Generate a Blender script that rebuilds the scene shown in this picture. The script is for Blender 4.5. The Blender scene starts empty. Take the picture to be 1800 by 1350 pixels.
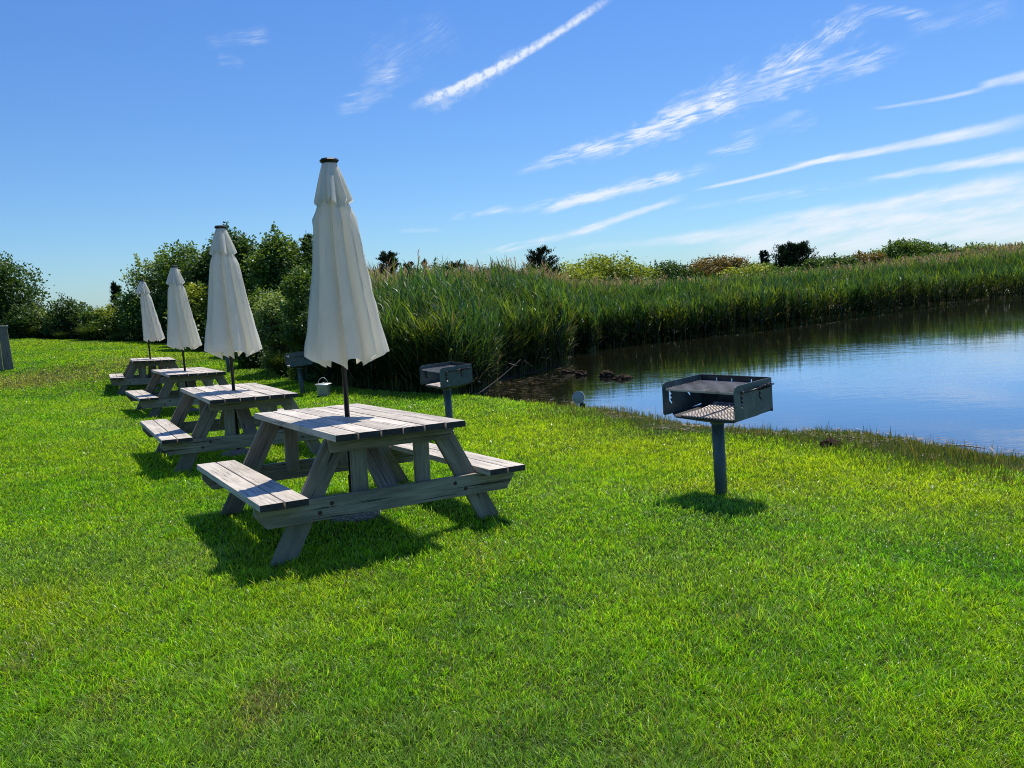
import bpy, bmesh, math, random
import numpy as np
from math import sin, cos, pi, radians, atan2, hypot
from mathutils import Vector, Matrix
from mathutils.geometry import tessellate_polygon

random.seed(7)
rng = np.random.default_rng(11)
scene = bpy.context.scene
COL = scene.collection

# ------------------------------------------------------------------ camera
PITCH, ROLL, FPX, EYE = radians(6.8), radians(3.18), 1370.0, 1.6
_f = np.array([0, cos(PITCH), -sin(PITCH)]); _u = np.array([0, sin(PITCH), cos(PITCH)]); _x = np.array([1., 0, 0])
RX = cos(ROLL) * _x - sin(ROLL) * _u
UX = sin(ROLL) * _x + cos(ROLL) * _u
ORI = np.array([0, 0, EYE])

def ray(px, py):
    return RX * (px - 900) / FPX - UX * (py - 675) / FPX + _f

def at(px, py, dep):                       # world point seen in that direction at that depth
    return ORI + ray(px, py) * dep

def on_plane(px, py, z):
    v = ray(px, py); return ORI + v * ((z - EYE) / v[2])

cam_data = bpy.data.cameras.new('camera')
cam = bpy.data.objects.new('camera', cam_data); COL.objects.link(cam)
cam_data.sensor_width = 36; cam_data.lens = FPX / 1800 * 36
cam_data.clip_start = .05; cam_data.clip_end = 5000
m = Matrix((tuple(RX) + (0,), tuple(UX) + (0,), tuple(-_f) + (EYE,), (0, 0, 0, 1)))
R3 = Matrix(((RX[0], UX[0], -_f[0]), (RX[1], UX[1], -_f[1]), (RX[2], UX[2], -_f[2])))
cam.matrix_world = Matrix.Translation((0, 0, EYE)) @ R3.to_4x4()
scene.camera = cam

# ------------------------------------------------------------------ node helpers
class NT:
    def __init__(self, tree): self.t = tree; self.n = tree.nodes; self.l = tree.links
    def node(self, typ, ins=None, **kw):
        nd = self.n.new(typ)
        for k, v in kw.items(): setattr(nd, k, v)
        for k, v in (ins or {}).items():
            s = nd.inputs[k]
            if isinstance(v, bpy.types.NodeSocket): self.l.new(v, s)
            else: s.default_value = v
        return nd
    def math(self, op, a, b=None, c=None, clamp=False):
        nd = self.n.new('ShaderNodeMath'); nd.operation = op; nd.use_clamp = clamp
        for i, v in enumerate((a, b, c)):
            if v is None: continue
            if isinstance(v, bpy.types.NodeSocket): self.l.new(v, nd.inputs[i])
            else: nd.inputs[i].default_value = v
        return nd.outputs[0]
    def vmath(self, op, a, b=None, out=0):
        nd = self.n.new('ShaderNodeVectorMath'); nd.operation = op
        for i, v in enumerate((a, b)):
            if v is None: continue
            if isinstance(v, bpy.types.NodeSocket): self.l.new(v, nd.inputs[i])
            else: nd.inputs[i].default_value = v
        return nd.outputs[out]
    def mix(self, f, a, b, blend='MIX'):
        nd = self.n.new('ShaderNodeMix'); nd.data_type = 'RGBA'; nd.blend_type = blend
        for i, v in ((0, f), (6, a), (7, b)):
            if isinstance(v, bpy.types.NodeSocket): self.l.new(v, nd.inputs[i])
            else: nd.inputs[i].default_value = v if i == 0 or len(v) == 4 else (*v, 1)
        return nd.outputs[2]
    def ramp(self, fac, stops, interp='LINEAR'):
        nd = self.n.new('ShaderNodeValToRGB'); cr = nd.color_ramp; cr.interpolation = interp
        while len(cr.elements) < len(stops): cr.elements.new(.5)
        for e, (p, c) in zip(cr.elements, stops):
            e.position = p; e.color = (c, c, c, 1) if not hasattr(c, '__len__') else (*c, 1)
        self.l.new(fac, nd.inputs[0]); return nd.outputs[0]
    def noise(self, vec, scale, detail=3, rough=.5, dist=0, out=0):
        return self.node('ShaderNodeTexNoise', {'Vector': vec, 'Scale': scale, 'Detail': detail, 'Roughness': rough, 'Distortion': dist}).outputs[out]
    def maprange(self, v, a, b, c=0., d=1., smooth=True):
        nd = self.n.new('ShaderNodeMapRange'); nd.interpolation_type = 'SMOOTHSTEP' if smooth else 'LINEAR'
        for i, x in enumerate((v, a, b, c, d)):
            if isinstance(x, bpy.types.NodeSocket): self.l.new(x, nd.inputs[i])
            else: nd.inputs[i].default_value = x
        return nd.outputs[0]

def material(name):
    mt = bpy.data.materials.new(name); mt.use_nodes = True
    mt.node_tree.nodes.clear()
    nt = NT(mt.node_tree); out = nt.n.new('ShaderNodeOutputMaterial')
    return mt, nt, out

def principled(nt, out, **ins):
    nd = nt.n.new('ShaderNodeBsdfPrincipled')
    for k, v in ins.items():
        s = nd.inputs[k.replace('_', ' ')]
        if isinstance(v, bpy.types.NodeSocket): nt.l.new(v, s)
        else: s.default_value = (*v, 1) if hasattr(v, '__len__') and len(v) == 3 else v
    nt.l.new(nd.outputs[0], out.inputs[0]); return nd

def bump(nt, h, strength=.3, dist=.01):
    return nt.node('ShaderNodeBump', {'Height': h, 'Strength': strength, 'Distance': dist}).outputs[0]

# ------------------------------------------------------------------ light
SUN_EL, SUN_AZ = radians(62), radians(26)
SUN = Vector((sin(SUN_AZ) * cos(SUN_EL), cos(SUN_AZ) * cos(SUN_EL), sin(SUN_EL)))
ld = bpy.data.lights.new('sun', 'SUN'); ld.energy = 5.0; ld.angle = radians(.55); ld.color = (1, .94, .82)
lo = bpy.data.objects.new('sun', ld); COL.objects.link(lo); lo.rotation_euler = SUN.to_track_quat('Z', 'Y').to_euler()

# world: Nishita sky + thin cirrus and contrails placed by azimuth and elevation
world = bpy.data.worlds.new('World'); scene.world = world; world.use_nodes = True
world.node_tree.nodes.clear(); W = NT(world.node_tree)

def streak_group():
    g = bpy.data.node_groups.new('streak', 'ShaderNodeTree')
    I = g.interface
    for nm, tp in (('UV', 'NodeSocketVector'), ('A', 'NodeSocketVector'), ('D', 'NodeSocketVector'), ('N', 'NodeSocketVector'), ('L', 'NodeSocketFloat'),
                   ('W0', 'NodeSocketFloat'), ('W1', 'NodeSocketFloat'), ('Op', 'NodeSocketFloat'), ('Bend', 'NodeSocketFloat'), ('Rag', 'NodeSocketFloat'), ('Wn', 'NodeSocketFloat'), ('Tex', 'NodeSocketFloat')):
        I.new_socket(nm, in_out='INPUT', socket_type=tp)
    I.new_socket('Out', in_out='OUTPUT', socket_type='NodeSocketFloat')
    N = NT(g); gi = N.n.new('NodeGroupInput'); go = N.n.new('NodeGroupOutput'); i = gi.outputs
    p = N.vmath('SUBTRACT', i['UV'], i['A'])
    t = N.math('DIVIDE', N.vmath('DOT_PRODUCT', p, i['D'], out=1), i['L'])
    s = N.vmath('DOT_PRODUCT', p, i['N'], out=1)
    s = N.math('SUBTRACT', s, N.math('MULTIPLY', N.math('MULTIPLY', t, N.math('SUBTRACT', 1., t)), N.math('MULTIPLY', i['Bend'], 4.)))
    w = N.math('ADD', i['W0'], N.math('MULTIPLY', N.math('SUBTRACT', i['W1'], i['W0']), t))
    q = N.math('ADD', N.math('ABSOLUTE', N.math('DIVIDE', s, w)), N.math('MULTIPLY', i['Wn'], i['Rag']))
    prof = N.maprange(q, .1, 1.15, 1, 0)
    ends = N.math('MULTIPLY', N.maprange(t, -.02, .2), N.maprange(t, .78, 1.03, 1, 0))
    o = N.math('MULTIPLY', N.math('MULTIPLY', prof, ends), N.math('MULTIPLY', i['Op'], i['Tex']))
    N.l.new(o, go.inputs[0]); return g

SG = streak_group()
tc = W.n.new('ShaderNodeTexCoord')
dirv = W.vmath('NORMALIZE', tc.outputs['Generated'])
sx = W.node('ShaderNodeSeparateXYZ', {0: dirv}).outputs
UVs = W.node('ShaderNodeCombineXYZ', {0: W.math('ARCTAN2', sx[0], sx[1]), 1: W.math('ARCSINE', sx[2])}).outputs[0]
def azel(px, py):
    v = ray(px, py); v = v / np.linalg.norm(v); return np.array([atan2(v[0], v[1]), math.asin(v[2])])
STREAKS = [  # x0 y0 x1 y1 w0 w1 opacity bend ragged texture
    (718, 190, 1085, -14, 9, 8, 1.05, 9, .6, 'C'), (745, 188, 930, 84, 20, 12, .42, 4, 1.0, 'C'),
    (900, 308, 1180, 222, 7, 24, 1.0, -6, .8, 'A'), (1020, 280, 1300, 165, 16, 34, .95, 0, 1.0, 'A'), (1150, 215, 1470, 100, 24, 34, .9, 5, 1.1, 'A'),
    (1110, 240, 1330, 120, 20, 30, .5, 0, 1.0, 'B'), (1300, 165, 1600, 88, 30, 16, .75, -4, 1.1, 'A'), (1330, 130, 1530, 15, 24, 22, .9, 5, 1.1, 'B'), (1480, 14, 1640, 26, 12, 8, .6, 0, .9, 'A'),
    (785, 386, 905, 364, 7, 9, .8, 0, .6, 'A'), (890, 370, 1275, 287, 10, 12, 1.1, 4, .8, 'A'), (945, 376, 1140, 322, 7, 15, .9, -4, .7, 'D'),
    (835, 447, 1080, 390, 6, 11, .9, 3, .6, 'A'), (990, 416, 1210, 344, 8, 7, .8, 0, .6, 'D'), (1180, 372, 1500, 318, 5, 9, .4, 0, .6, 'A'), (1360, 350, 1620, 300, 6, 10, .35, 0, .6, 'A'),
    (1215, 335, 1500, 266, 3, 6, .85, 3, .3, 'D'), (1380, 292, 1860, 200, 4, 14, 1.1, 2, .35, 'D'),
    (1510, 317, 1860, 262, 3, 14, 1.15, 0, .4, 'D'), (1525, 192, 1745, 152, 3, 5, .7, 3, .5, 'D'), (1715, 152, 1860, 120, 5, 14, .9, 0, .4, 'D'),
    (590, 200, 710, 118, 18, 26, .5, 0, 1.0, 'A'), (625, 140, 800, 40, 40, 40, .22, 0, 1.0, 'B'), (360, 75, 475, 58, 14, 16, .32, 0, .9, 'A'), (380, 100, 430, 112, 10, 12, .3, 0, .9, 'A'),
    (1235, 272, 1345, 246, 9, 12, .6, 0, .8, 'A'), (1280, 244, 1440, 204, 16, 16, .35, 0, 1.0, 'A'),
    (1130, 428, 1900, 318, 8, 40, .75, 3, .4, 'D'), (1200, 446, 2000, 380, 18, 70, .95, 0, .35, 'D'), (1400, 386, 1860, 308, 6, 18, .6, 0, .4, 'D'), (1290, 394, 1500, 360, 6, 12, .4, 0, .5, 'D'),
    (700, 406, 780, 404, 5, 4, .25, 0, .5, 'D'), (1590, 50, 1790, 5, 16, 20, .3, 0, 1.1, 'A'), (1000, 440, 1300, 412, 8, 12, .3, 0, .4, 'D')]
def rot_uv(deg, kx, ky):
    c, s_ = cos(radians(deg)), sin(radians(deg))
    return W.node('ShaderNodeCombineXYZ', {0: W.vmath('DOT_PRODUCT', UVs, (c * kx, s_ * kx, 0), out=1), 1: W.vmath('DOT_PRODUCT', UVs, (-s_ * ky, c * ky, 0), out=1)}).outputs[0]
big_ = W.noise(UVs, 17, 2, .55)
wn_ = W.math('MULTIPLY', W.math('SUBTRACT', W.noise(rot_uv(16, 32, 70), 1., 3, .6), .5), 2.)
texA = W.math('MULTIPLY', W.maprange(W.noise(rot_uv(9, 22, 170), 1., 6, .68, .9), .34, .66, .0, 1), W.maprange(big_, .36, .58, .3, 1))
texB = W.math('MULTIPLY', W.maprange(W.noise(rot_uv(30, 30, 200), 1., 5, .68, 1.2), .36, .70, .05, 1), W.maprange(big_, .36, .58, .3, 1))
texC = W.maprange(W.noise(UVs, 120, 4, .7), .32, .6, .3, 1)
texD = W.maprange(W.noise(rot_uv(8, 9, 60), 1., 3, .6), .3, .65, .35, 1)
acc = None
for (x0, y0, x1, y1, w0, w1, op, bend, rag, fib) in STREAKS:
    a, b = azel(x0, y0), azel(x1, y1); d_ = b - a; L_ = float(np.hypot(*d_)); d_ = d_ / L_
    nd = W.n.new('ShaderNodeGroup'); nd.node_tree = SG
    # each streak takes the previous sum along, which keeps the shader small in memory
    W.l.new(UVs if acc is None else W.vmath('ADD', UVs, W.node('ShaderNodeCombineXYZ', {2: W.math('MULTIPLY', acc, 1e-7)}).outputs[0]), nd.inputs['UV'])
    nd.inputs['A'].default_value = (*a, 0); nd.inputs['D'].default_value = (*d_, 0); nd.inputs['N'].default_value = (-d_[1], d_[0], 0)
    for k, v in (('L', L_), ('W0', w0 / FPX), ('W1', w1 / FPX), ('Op', op), ('Bend', -bend / FPX), ('Rag', rag)): nd.inputs[k].default_value = v
    W.l.new(wn_, nd.inputs['Wn']); W.l.new({'A': texA, 'B': texB, 'C': texC, 'D': texD}[fib], nd.inputs['Tex'])
    acc = nd.outputs[0] if acc is None else W.math('ADD', acc, nd.outputs[0])
sky = W.n.new('ShaderNodeTexSky'); sky.sky_type = 'NISHITA'; sky.sun_disc = False
sky.sun_elevation = SUN_EL; sky.sun_rotation = SUN_AZ; sky.air_density = 1.0; sky.dust_density = .25; sky.ozone_density = 3.0; sky.altitude = 0
elev = W.node('ShaderNodeSeparateXYZ', {0: UVs}).outputs[1]
tint = W.mix(W.maprange(elev, 0., .62), (.65, .93, 1.22, 1), (.54, .92, 1.48, 1))
skyc = W.mix(1., sky.outputs[0], tint, 'MULTIPLY')
vis = W.math('MINIMUM', W.math('MULTIPLY', acc, .85), .93)
skyc = W.mix(vis, skyc, (8.2, 8.9, 9.9, 1))
bg = W.node('ShaderNodeBackground', {'Color': skyc, 'Strength': .102})
wo = W.n.new('ShaderNodeOutputWorld'); W.l.new(bg.outputs[0], wo.inputs[0])
world.cycles.sampling_method = 'MANUAL'; world.cycles.sample_map_resolution = 512

# ------------------------------------------------------------------ generic mesh helpers
def tag(o, label=None, cat=None, group=None, kind=None):
    if label: o['label'] = label
    if cat: o['category'] = cat
    if group: o['group'] = group
    if kind: o['kind'] = kind
    return o

def empty(name, loc, mat=None):
    o = bpy.data.objects.new(name, None); COL.objects.link(o); o.empty_display_size = .2
    o.location = Vector(loc)
    if mat is not None: o.matrix_world = mat
    return o

def link(name, me, mt, parent=None):
    me.materials.clear(); me.materials.append(mt)
    o = bpy.data.objects.new(name, me); COL.objects.link(o)
    if parent is not None: o.parent = parent
    return o

def np_mesh(name, verts, quads=None, tris=None, col=None, smooth=False):
    me = bpy.data.meshes.new(name)
    nv = len(verts); nq = 0 if quads is None else len(quads); nt_ = 0 if tris is None else len(tris)
    me.vertices.add(nv); me.vertices.foreach_set('co', np.ascontiguousarray(verts, dtype=np.float32).ravel())
    lp = []; 
    if nq: lp.append(np.asarray(quads).ravel())
    if nt_: lp.append(np.asarray(tris).ravel())
    lp = np.concatenate(lp).astype(np.int32)
    me.loops.add(len(lp)); me.loops.foreach_set('vertex_index', lp)
    st = np.concatenate([np.arange(nq) * 4, nq * 4 + np.arange(nt_) * 3]).astype(np.int32)
    me.polygons.add(nq + nt_); me.polygons.foreach_set('loop_start', st)
    if smooth: me.polygons.foreach_set('use_smooth', np.ones(nq + nt_, dtype=bool))
    me.update(calc_edges=True)
    if col is not None:
        a = me.attributes.new('col', 'FLOAT_COLOR', 'POINT')
        c = np.ones((nv, 4), dtype=np.float32); c[:, :3] = col; a.data.foreach_set('color', c.ravel())
    return me

def ribbons(base, az, el0, bend, length, width, prof, col, twist=None, tipcol=None):
    """curved tapering blades: prof = width factors along the blade, the last being the tip (0)"""
    N = len(base); K = len(prof) - 1
    az = np.asarray(az); el = np.asarray(el0).astype(float).copy()
    pos = base.copy(); seg = length / K
    tw = az + pi / 2 if twist is None else twist
    side = np.stack([np.cos(tw), np.sin(tw), np.zeros(N)], -1)
    V = []; C = []
    for k in range(K + 1):
        if k < K:
            hw = (width * prof[k] * .5)[:, None]
            V += [pos - side * hw, pos + side * hw]
        else: V += [pos.copy()]
        f = k / K
        c = col if tipcol is None else col * (1 - f) + tipcol * f
        C += [c, c] if k < K else [c]
        pos = pos + np.stack([np.cos(el) * np.cos(az), np.cos(el) * np.sin(az), np.sin(el)], -1) * seg[:, None]
        el = el - bend / K
    nvp = 2 * K + 1
    V = np.stack(V, 1).reshape(-1, 3); C = np.stack(C, 1).reshape(-1, 3)
    b = (np.arange(N) * nvp)[:, None]
    Q = [b + np.array([[2 * k, 2 * k + 1, 2 * k + 3, 2 * k + 2]]) for k in range(K - 1)]
    Q = np.concatenate(Q, 0) if Q else np.zeros((0, 4), int)
    T = b + np.array([[2 * K - 2, 2 * K - 1, 2 * K]])
    return V, Q, T, C

def join_parts(ps):
    V = []; Q = []; T = []; C = []; o = 0
    for (v, q, t, c) in ps:
        V.append(v); C.append(c)
        if len(q): Q.append(q + o)
        if len(t): T.append(t + o)
        o += len(v)
    return np.concatenate(V), (np.concatenate(Q) if Q else np.zeros((0, 4), int)), (np.concatenate(T) if T else np.zeros((0, 3), int)), np.concatenate(C)

def bm_mesh(name, bm, smooth=False):
    me = bpy.data.meshes.new(name); bmesh.ops.recalc_face_normals(bm, faces=bm.faces[:]); bm.to_mesh(me); bm.free()
    if smooth:
        for p in me.polygons: p.use_smooth = True
    return me

def add_box(bm, c, s, bev=.003, rot=None, taper=None):
    M = Matrix.Translation(c) @ (rot.to_4x4() if rot is not None else Matrix.Identity(4)) @ Matrix.Diagonal((*s, 1))
    r = bmesh.ops.create_cube(bm, size=1, matrix=M)
    if bev: bmesh.ops.bevel(bm, geom=list({e for v in r['verts'] for e in v.link_edges}), offset=bev, segments=1, affect='EDGES')

def add_tube(bm, pts, rad, seg=10, caps=True):
    pts = [Vector(p) for p in pts]; rad = rad if hasattr(rad, '__len__') else [rad] * len(pts)
    rings = []; prev = None
    for i, p in enumerate(pts):
        d_ = (pts[min(i + 1, len(pts) - 1)] - pts[max(i - 1, 0)]).normalized()
        if prev is None:
            a = d_.orthogonal().normalized()
        else:
            a = (prev - d_ * prev.dot(d_)).normalized()
        prev = a; b = d_.cross(a)
        rings.append([bm.verts.new(p + (a * cos(2 * pi * k / seg) + b * sin(2 * pi * k / seg)) * rad[i]) for k in range(seg)])
    for r0, r1 in zip(rings, rings[1:]):
        for k in range(seg): bm.faces.new((r0[k], r0[(k + 1) % seg], r1[(k + 1) % seg], r1[k]))
    if caps:
        bm.faces.new(rings[0]); bm.faces.new(rings[-1])

def add_lathe(bm, prof, seg=24, c=(0, 0, 0)):
    c = Vector(c); rings = []
    for r, z in prof:
        if r < 1e-5: rings.append([bm.verts.new(c + Vector((0, 0, z)))])
        else: rings.append([bm.verts.new(c + Vector((r * cos(2 * pi * k / seg), r * sin(2 * pi * k / seg), z))) for k in range(seg)])
    for a, b in zip(rings, rings[1:]):
        for k in range(seg):
            k2 = (k + 1) % seg
            if len(a) == 1 and len(b) > 1: bm.faces.new((a[0], b[k], b[k2]))
            elif len(b) == 1 and len(a) > 1: bm.faces.new((a[k], a[k2], b[0]))
            elif len(a) > 1: bm.faces.new((a[k], a[k2], b[k2], b[k]))

# ------------------------------------------------------------------ terrain
WZ = -.36                                   # water level
def inside(poly, x, y):
    poly = np.asarray(poly); r = np.zeros(len(x), bool); n = len(poly); j = n - 1
    for i in range(n):
        xi, yi = poly[i]; xj, yj = poly[j]
        c = ((yi > y) != (yj > y)) & (x < (xj - xi) * (y - yi) / (yj - yi + 1e-12) + xi); r ^= c; j = i
    return r
def dist_poly(poly, x, y):
    poly = np.asarray(poly); best = np.full(len(x), 1e9); n = len(poly)
    for i in range(n):
        a = poly[i]; b = poly[(i + 1) % n]; ab = b - a
        t = np.clip(((x - a[0]) * ab[0] + (y - a[1]) * ab[1]) / (ab @ ab), 0, 1)
        best = np.minimum(best, np.hypot(x - a[0] - t * ab[0], y - a[1] - t * ab[1]))
    return best

near_px = [(852, 694), (930, 706), (1010, 716), (1100, 721), (1180, 738), (1250, 752), (1330, 757), (1420, 762), (1500, 765), (1580, 772), (1690, 789), (1800, 813)]
far_px = [(2050, 498), (1930, 507), (1800, 520), (1740, 527), (1650, 534), (1560, 545), (1500, 553), (1400, 566), (1300, 579), (1200, 590), (1100, 601), (1015, 611), (1000, 640), (945, 655), (890, 668)]
POND = [tuple(on_plane(*p, WZ)[:2]) for p in near_px] + [(8.5, 6.2), (13, 3.5), (22, -2), (60, -6), (110, 10), (120, 60)] + [tuple(on_plane(*p, WZ)[:2]) for p in far_px]
POND = np.array(POND)

CP = []
def cp(px, py, dep): CP.append(at(px, py, dep))
for X in (-5, -2, 0, 2, 5):
    for Y in (-3, 0, 2.5): CP.append(np.array([X, Y, .0 - .01 * X]))
for q in [(-1.24, 5.72, -.02), (-3.214, 8.916, -.12), (-5.866, 14.0, -.26), (-8.6, 18.6, -.30), (1.53, 5.73, .0), (-.804, 9.64, -.13), (-4.21, 15.58, -.22), (4.5, 5.2, -.08), (3, 7.6, -.12), (1.2, 10, -.16),
          (-6, 4, .1), (-7, 8, .12), (-12, 5, .4), (-10, 12, .25), (3, -20, .3), (-25, 0, .8), (20, -15, 0)]: CP.append(np.array(q))
cp(30, 589, 33); cp(150, 594, 32); cp(290, 601, 30); cp(-200, 580, 33); cp(10, 662, 20); cp(120, 640, 21); cp(400, 612, 28); cp(480, 652, 20)
for q in [(-5, 20, -.22), (-3, 16, -.2), (0, 14, -.2), (2, 20, -.2), (3, 30, -.15), (12, 36, -.15), (25, 46, -.1), (0, 45, .0), (15, 65, .2), (40, 90, 1.5), (-15, 42, .7), (42, 68, .85),
          (-60, 60, 1), (-60, -40, 1), (60, -60, 0), (0, 140, 2.2), (120, 120, 1.8), (-120, 140, 2), (-150, -50, 1), (150, -50, 0), (0, -120, 0)]: CP.append(np.array(q))
CP = np.array(CP)
def _k(r2): return .5 * r2 * np.log(r2 + 1e-9)
_n = len(CP); _D = ((CP[:, None, :2] - CP[None, :, :2]) ** 2).sum(-1)
_A = np.zeros((_n + 3, _n + 3)); _A[:_n, :_n] = _k(_D) + np.eye(_n) * 2.0
_A[:_n, _n] = 1; _A[:_n, _n + 1:] = CP[:, :2]; _A[_n, :_n] = 1; _A[_n + 1:, :_n] = CP[:, :2].T
_sol = np.linalg.solve(_A, np.concatenate([CP[:, 2], [0, 0, 0]]))
def lawn_z(x, y):
    x = np.atleast_1d(np.asarray(x, float)); y = np.atleast_1d(np.asarray(y, float)); out = np.empty(len(x))
    for i in range(0, len(x), 200000):
        a, b = x[i:i + 200000], y[i:i + 200000]
        R = (a[:, None] - CP[None, :, 0]) ** 2 + (b[:, None] - CP[None, :, 1]) ** 2
        out[i:i + 200000] = _k(R) @ _sol[:_n] + _sol[_n] + _sol[_n + 1] * a + _sol[_n + 2] * b
    r = np.hypot(x, y); k = np.clip((r - 110) / 60, 0, 1); out = out * (1 - k) + 2.0 * k
    return np.clip(out + .012 * np.sin(x * 1.7 + .6 * np.sin(y * 1.1)) * np.cos(y * 1.3 + .4), -.33, 3)
def pond_sd(x, y):
    d_ = dist_poly(POND, x, y); return np.where(inside(POND, x, y), -d_, d_)
def ground_z(x, y, sd=None):
    x = np.atleast_1d(np.asarray(x, float)); y = np.atleast_1d(np.asarray(y, float))
    z = lawn_z(x, y); sd = pond_sd(x, y) if sd is None else sd
    wob = .08 * np.sin(x * 5.1 + y * 2.3) + .06 * np.sin(x * 11.3 - y * 7.1)
    k = np.clip((sd + wob) / 1.25, 0, 1); k = k * k * (3 - 2 * k)
    zo = (WZ + .0) * (1 - k) + z * k
    zi = WZ - np.minimum(.9, .10 - sd * .35)
    kk = np.clip((sd + .12) / .12, 0, 1)
    return np.where(sd > 0, zo, zi * (1 - kk) + (WZ) * kk)
def gz(x, y): return float(ground_z([x], [y])[0])

def axis(lo_, hi_, step, far, n):
    core = np.arange(lo_, hi_, step); g = np.geomspace(step * 1.5, far, n)
    return np.concatenate([(lo_ - g)[::-1], core, hi_ + g])
xs = axis(-22, 26, .22, 900, 46); ys = axis(-3, 48, .22, 1200, 46)
GX, GY = np.meshgrid(xs, ys); gx, gy = GX.ravel(), GY.ravel()
gzv = ground_z(gx, gy)
ny, nx = GX.shape; idx = np.arange(nx * ny).reshape(ny, nx)
Qg = np.stack([idx[:-1, :-1], idx[:-1, 1:], idx[1:, 1:], idx[1:, :-1]], -1).reshape(-1, 4)

mt_ground, nt, out = material('lawn_soil')
pos = nt.n.new('ShaderNodeNewGeometry').outputs['Position']
g1 = nt.noise(pos, 1.2, 5, .6); g2 = nt.noise(pos, 40, 4, .6)
zc = nt.node('ShaderNodeSeparateXYZ', {0: pos}).outputs[2]
base = nt.mix(g2, (.016, .040, .006), (.035, .065, .014)); base = nt.mix(nt.maprange(g1, .4, .7), base, (.045, .05, .02))
mud = nt.mix(nt.noise(pos, 25, 5, .7), (.02, .016, .010), (.10, .08, .052))
base = nt.mix(nt.maprange(zc, WZ + .04, WZ + .20, 1, 0), base, mud)
principled(nt, out, Base_Color=base, Roughness=.95, Specular_IOR_Level=.1, Normal=bump(nt, g2, .5, .02))
ground = link('ground', np_mesh('ground', np.stack([gx, gy, gzv], -1), Qg, smooth=True), mt_ground)
tag(ground, kind='structure')

# water
mt_water, nt, out = material('pond_water')
pos = nt.n.new('ShaderNodeNewGeometry').outputs['Position']
mp = nt.node('ShaderNodeMapping', {'Vector': pos, 'Scale': (1.0, 2.6, 1), 'Rotation': (0, 0, radians(-20))}).outputs[0]
w1 = nt.noise(mp, 7, 3, .5, .3); w2 = nt.noise(mp, 1.1, 2, .5)
calm = nt.maprange(nt.noise(pos, .16, 2, .5), .38, .66, .3, 1)
h = nt.math('MULTIPLY', nt.math('ADD', nt.math('MULTIPLY', w1, .35), w2), calm)
bw = nt.node('ShaderNodeBump', {'Height': h, 'Strength': .36, 'Distance': .012}).outputs[0]
fr = nt.node('ShaderNodeFresnel', {'IOR': 1.45, 'Normal': bw}).outputs[0]
fr = nt.maprange(fr, 0., .5, .04, .90, False)
murk = nt.mix(nt.noise(pos, .9, 4, .6), (.022, .026, .013), (.042, .046, .022))
df = nt.node('ShaderNodeBsdfDiffuse', {'Color': murk}).outputs[0]
gl = nt.node('ShaderNodeBsdfGlossy', {'Color': (.80, .85, .91, 1), 'Roughness': .04, 'Normal': bw}).outputs[0]
mx = nt.node('ShaderNodeMixShader', {0: fr, 1: df, 2: gl}).outputs[0]; nt.l.new(mx, out.inputs[0])
cxy = POND.mean(0)
bm = bmesh.new()
off = []
for i in range(len(POND)):                                            # pond outline pushed a little under the banks
    a, b, c = POND[i - 1], POND[i], POND[(i + 1) % len(POND)]
    t = (c - a) / np.linalg.norm(c - a); nrm = np.array([t[1], -t[0]])
    off.append(b + nrm * .25)
vs = [bm.verts.new((p[0], p[1], WZ)) for p in off]
tri = tessellate_polygon([[Vector((p[0], p[1], 0)) for p in off]])
for t in tri: bm.faces.new([vs[i] for i in t])
me = bm_mesh('water', bm)
if me.polygons[0].normal.z < 0: me.flip_normals()
water = link('water', me, mt_water); tag(water, kind='structure')

# ------------------------------------------------------------------ foliage materials
def leaf_material(name, tr=.45, gloss=.10, rough=.4, vary=.35, dry=(.35, .28, .10), dryamt=0., trcol=(1.25, 1.15, .45)):
    mt, nt, out = material(name)
    col = nt.node('ShaderNodeAttribute', attribute_name='col').outputs['Color']
    pos = nt.n.new('ShaderNodeNewGeometry').outputs['Position']
    n1 = nt.noise(pos, .8, 3, .6); n2 = nt.noise(pos, 9, 2, .5)
    k = nt.math('ADD', nt.math('MULTIPLY', nt.math('SUBTRACT', n1, .5), vary * 2), nt.math('MULTIPLY', nt.math('SUBTRACT', n2, .5), vary))
    col = nt.mix(1., col, nt.ramp(nt.math('ADD', k, .5), [(0, (.6, .62, .7)), (.5, (1, 1, 1)), (1, (1.5, 1.42, 1.05))]), 'MULTIPLY')
    if dryamt: col = nt.mix(nt.math('MULTIPLY', nt.maprange(nt.noise(pos, .55, 4, .65), .60, .74), dryamt), col, dry)
    tcol = nt.mix(1., col, (*trcol, 1), 'MULTIPLY')
    df = nt.node('ShaderNodeBsdfDiffuse', {'Color': col}).outputs[0]
    tl = nt.node('ShaderNodeBsdfTranslucent', {'Color': tcol}).outputs[0]
    gl = nt.node('ShaderNodeBsdfGlossy', {'Color': (.9, .95, 1, 1), 'Roughness': rough}).outputs[0]
    m1 = nt.node('ShaderNodeMixShader', {0: tr, 1: df, 2: tl}).outputs[0]
    lw = nt.node('ShaderNodeLayerWeight', {'Blend': .25}).outputs['Fresnel']
    m2 = nt.node('ShaderNodeMixShader', {0: nt.math('MULTIPLY_ADD', lw, gloss * 2.5, gloss * .35), 1: m1, 2: gl}).outputs[0]
    nt.l.new(m2, out.inputs[0]); return mt

M_GRASS = leaf_material('grass_blade', tr=.66, gloss=.030, rough=.40, vary=.34, dryamt=.2, trcol=(1.15, 1.32, .35))
M_REED = leaf_material('reed_leaf', tr=.42, gloss=.018, rough=.45, vary=.25)
M_LEAF = leaf_material('shrub_leaf', tr=.40, gloss=.016, rough=.5, vary=.3)
M_NEEDLE = leaf_material('cedar_needle', tr=.12, gloss=.01, rough=.5, vary=.25)

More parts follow.
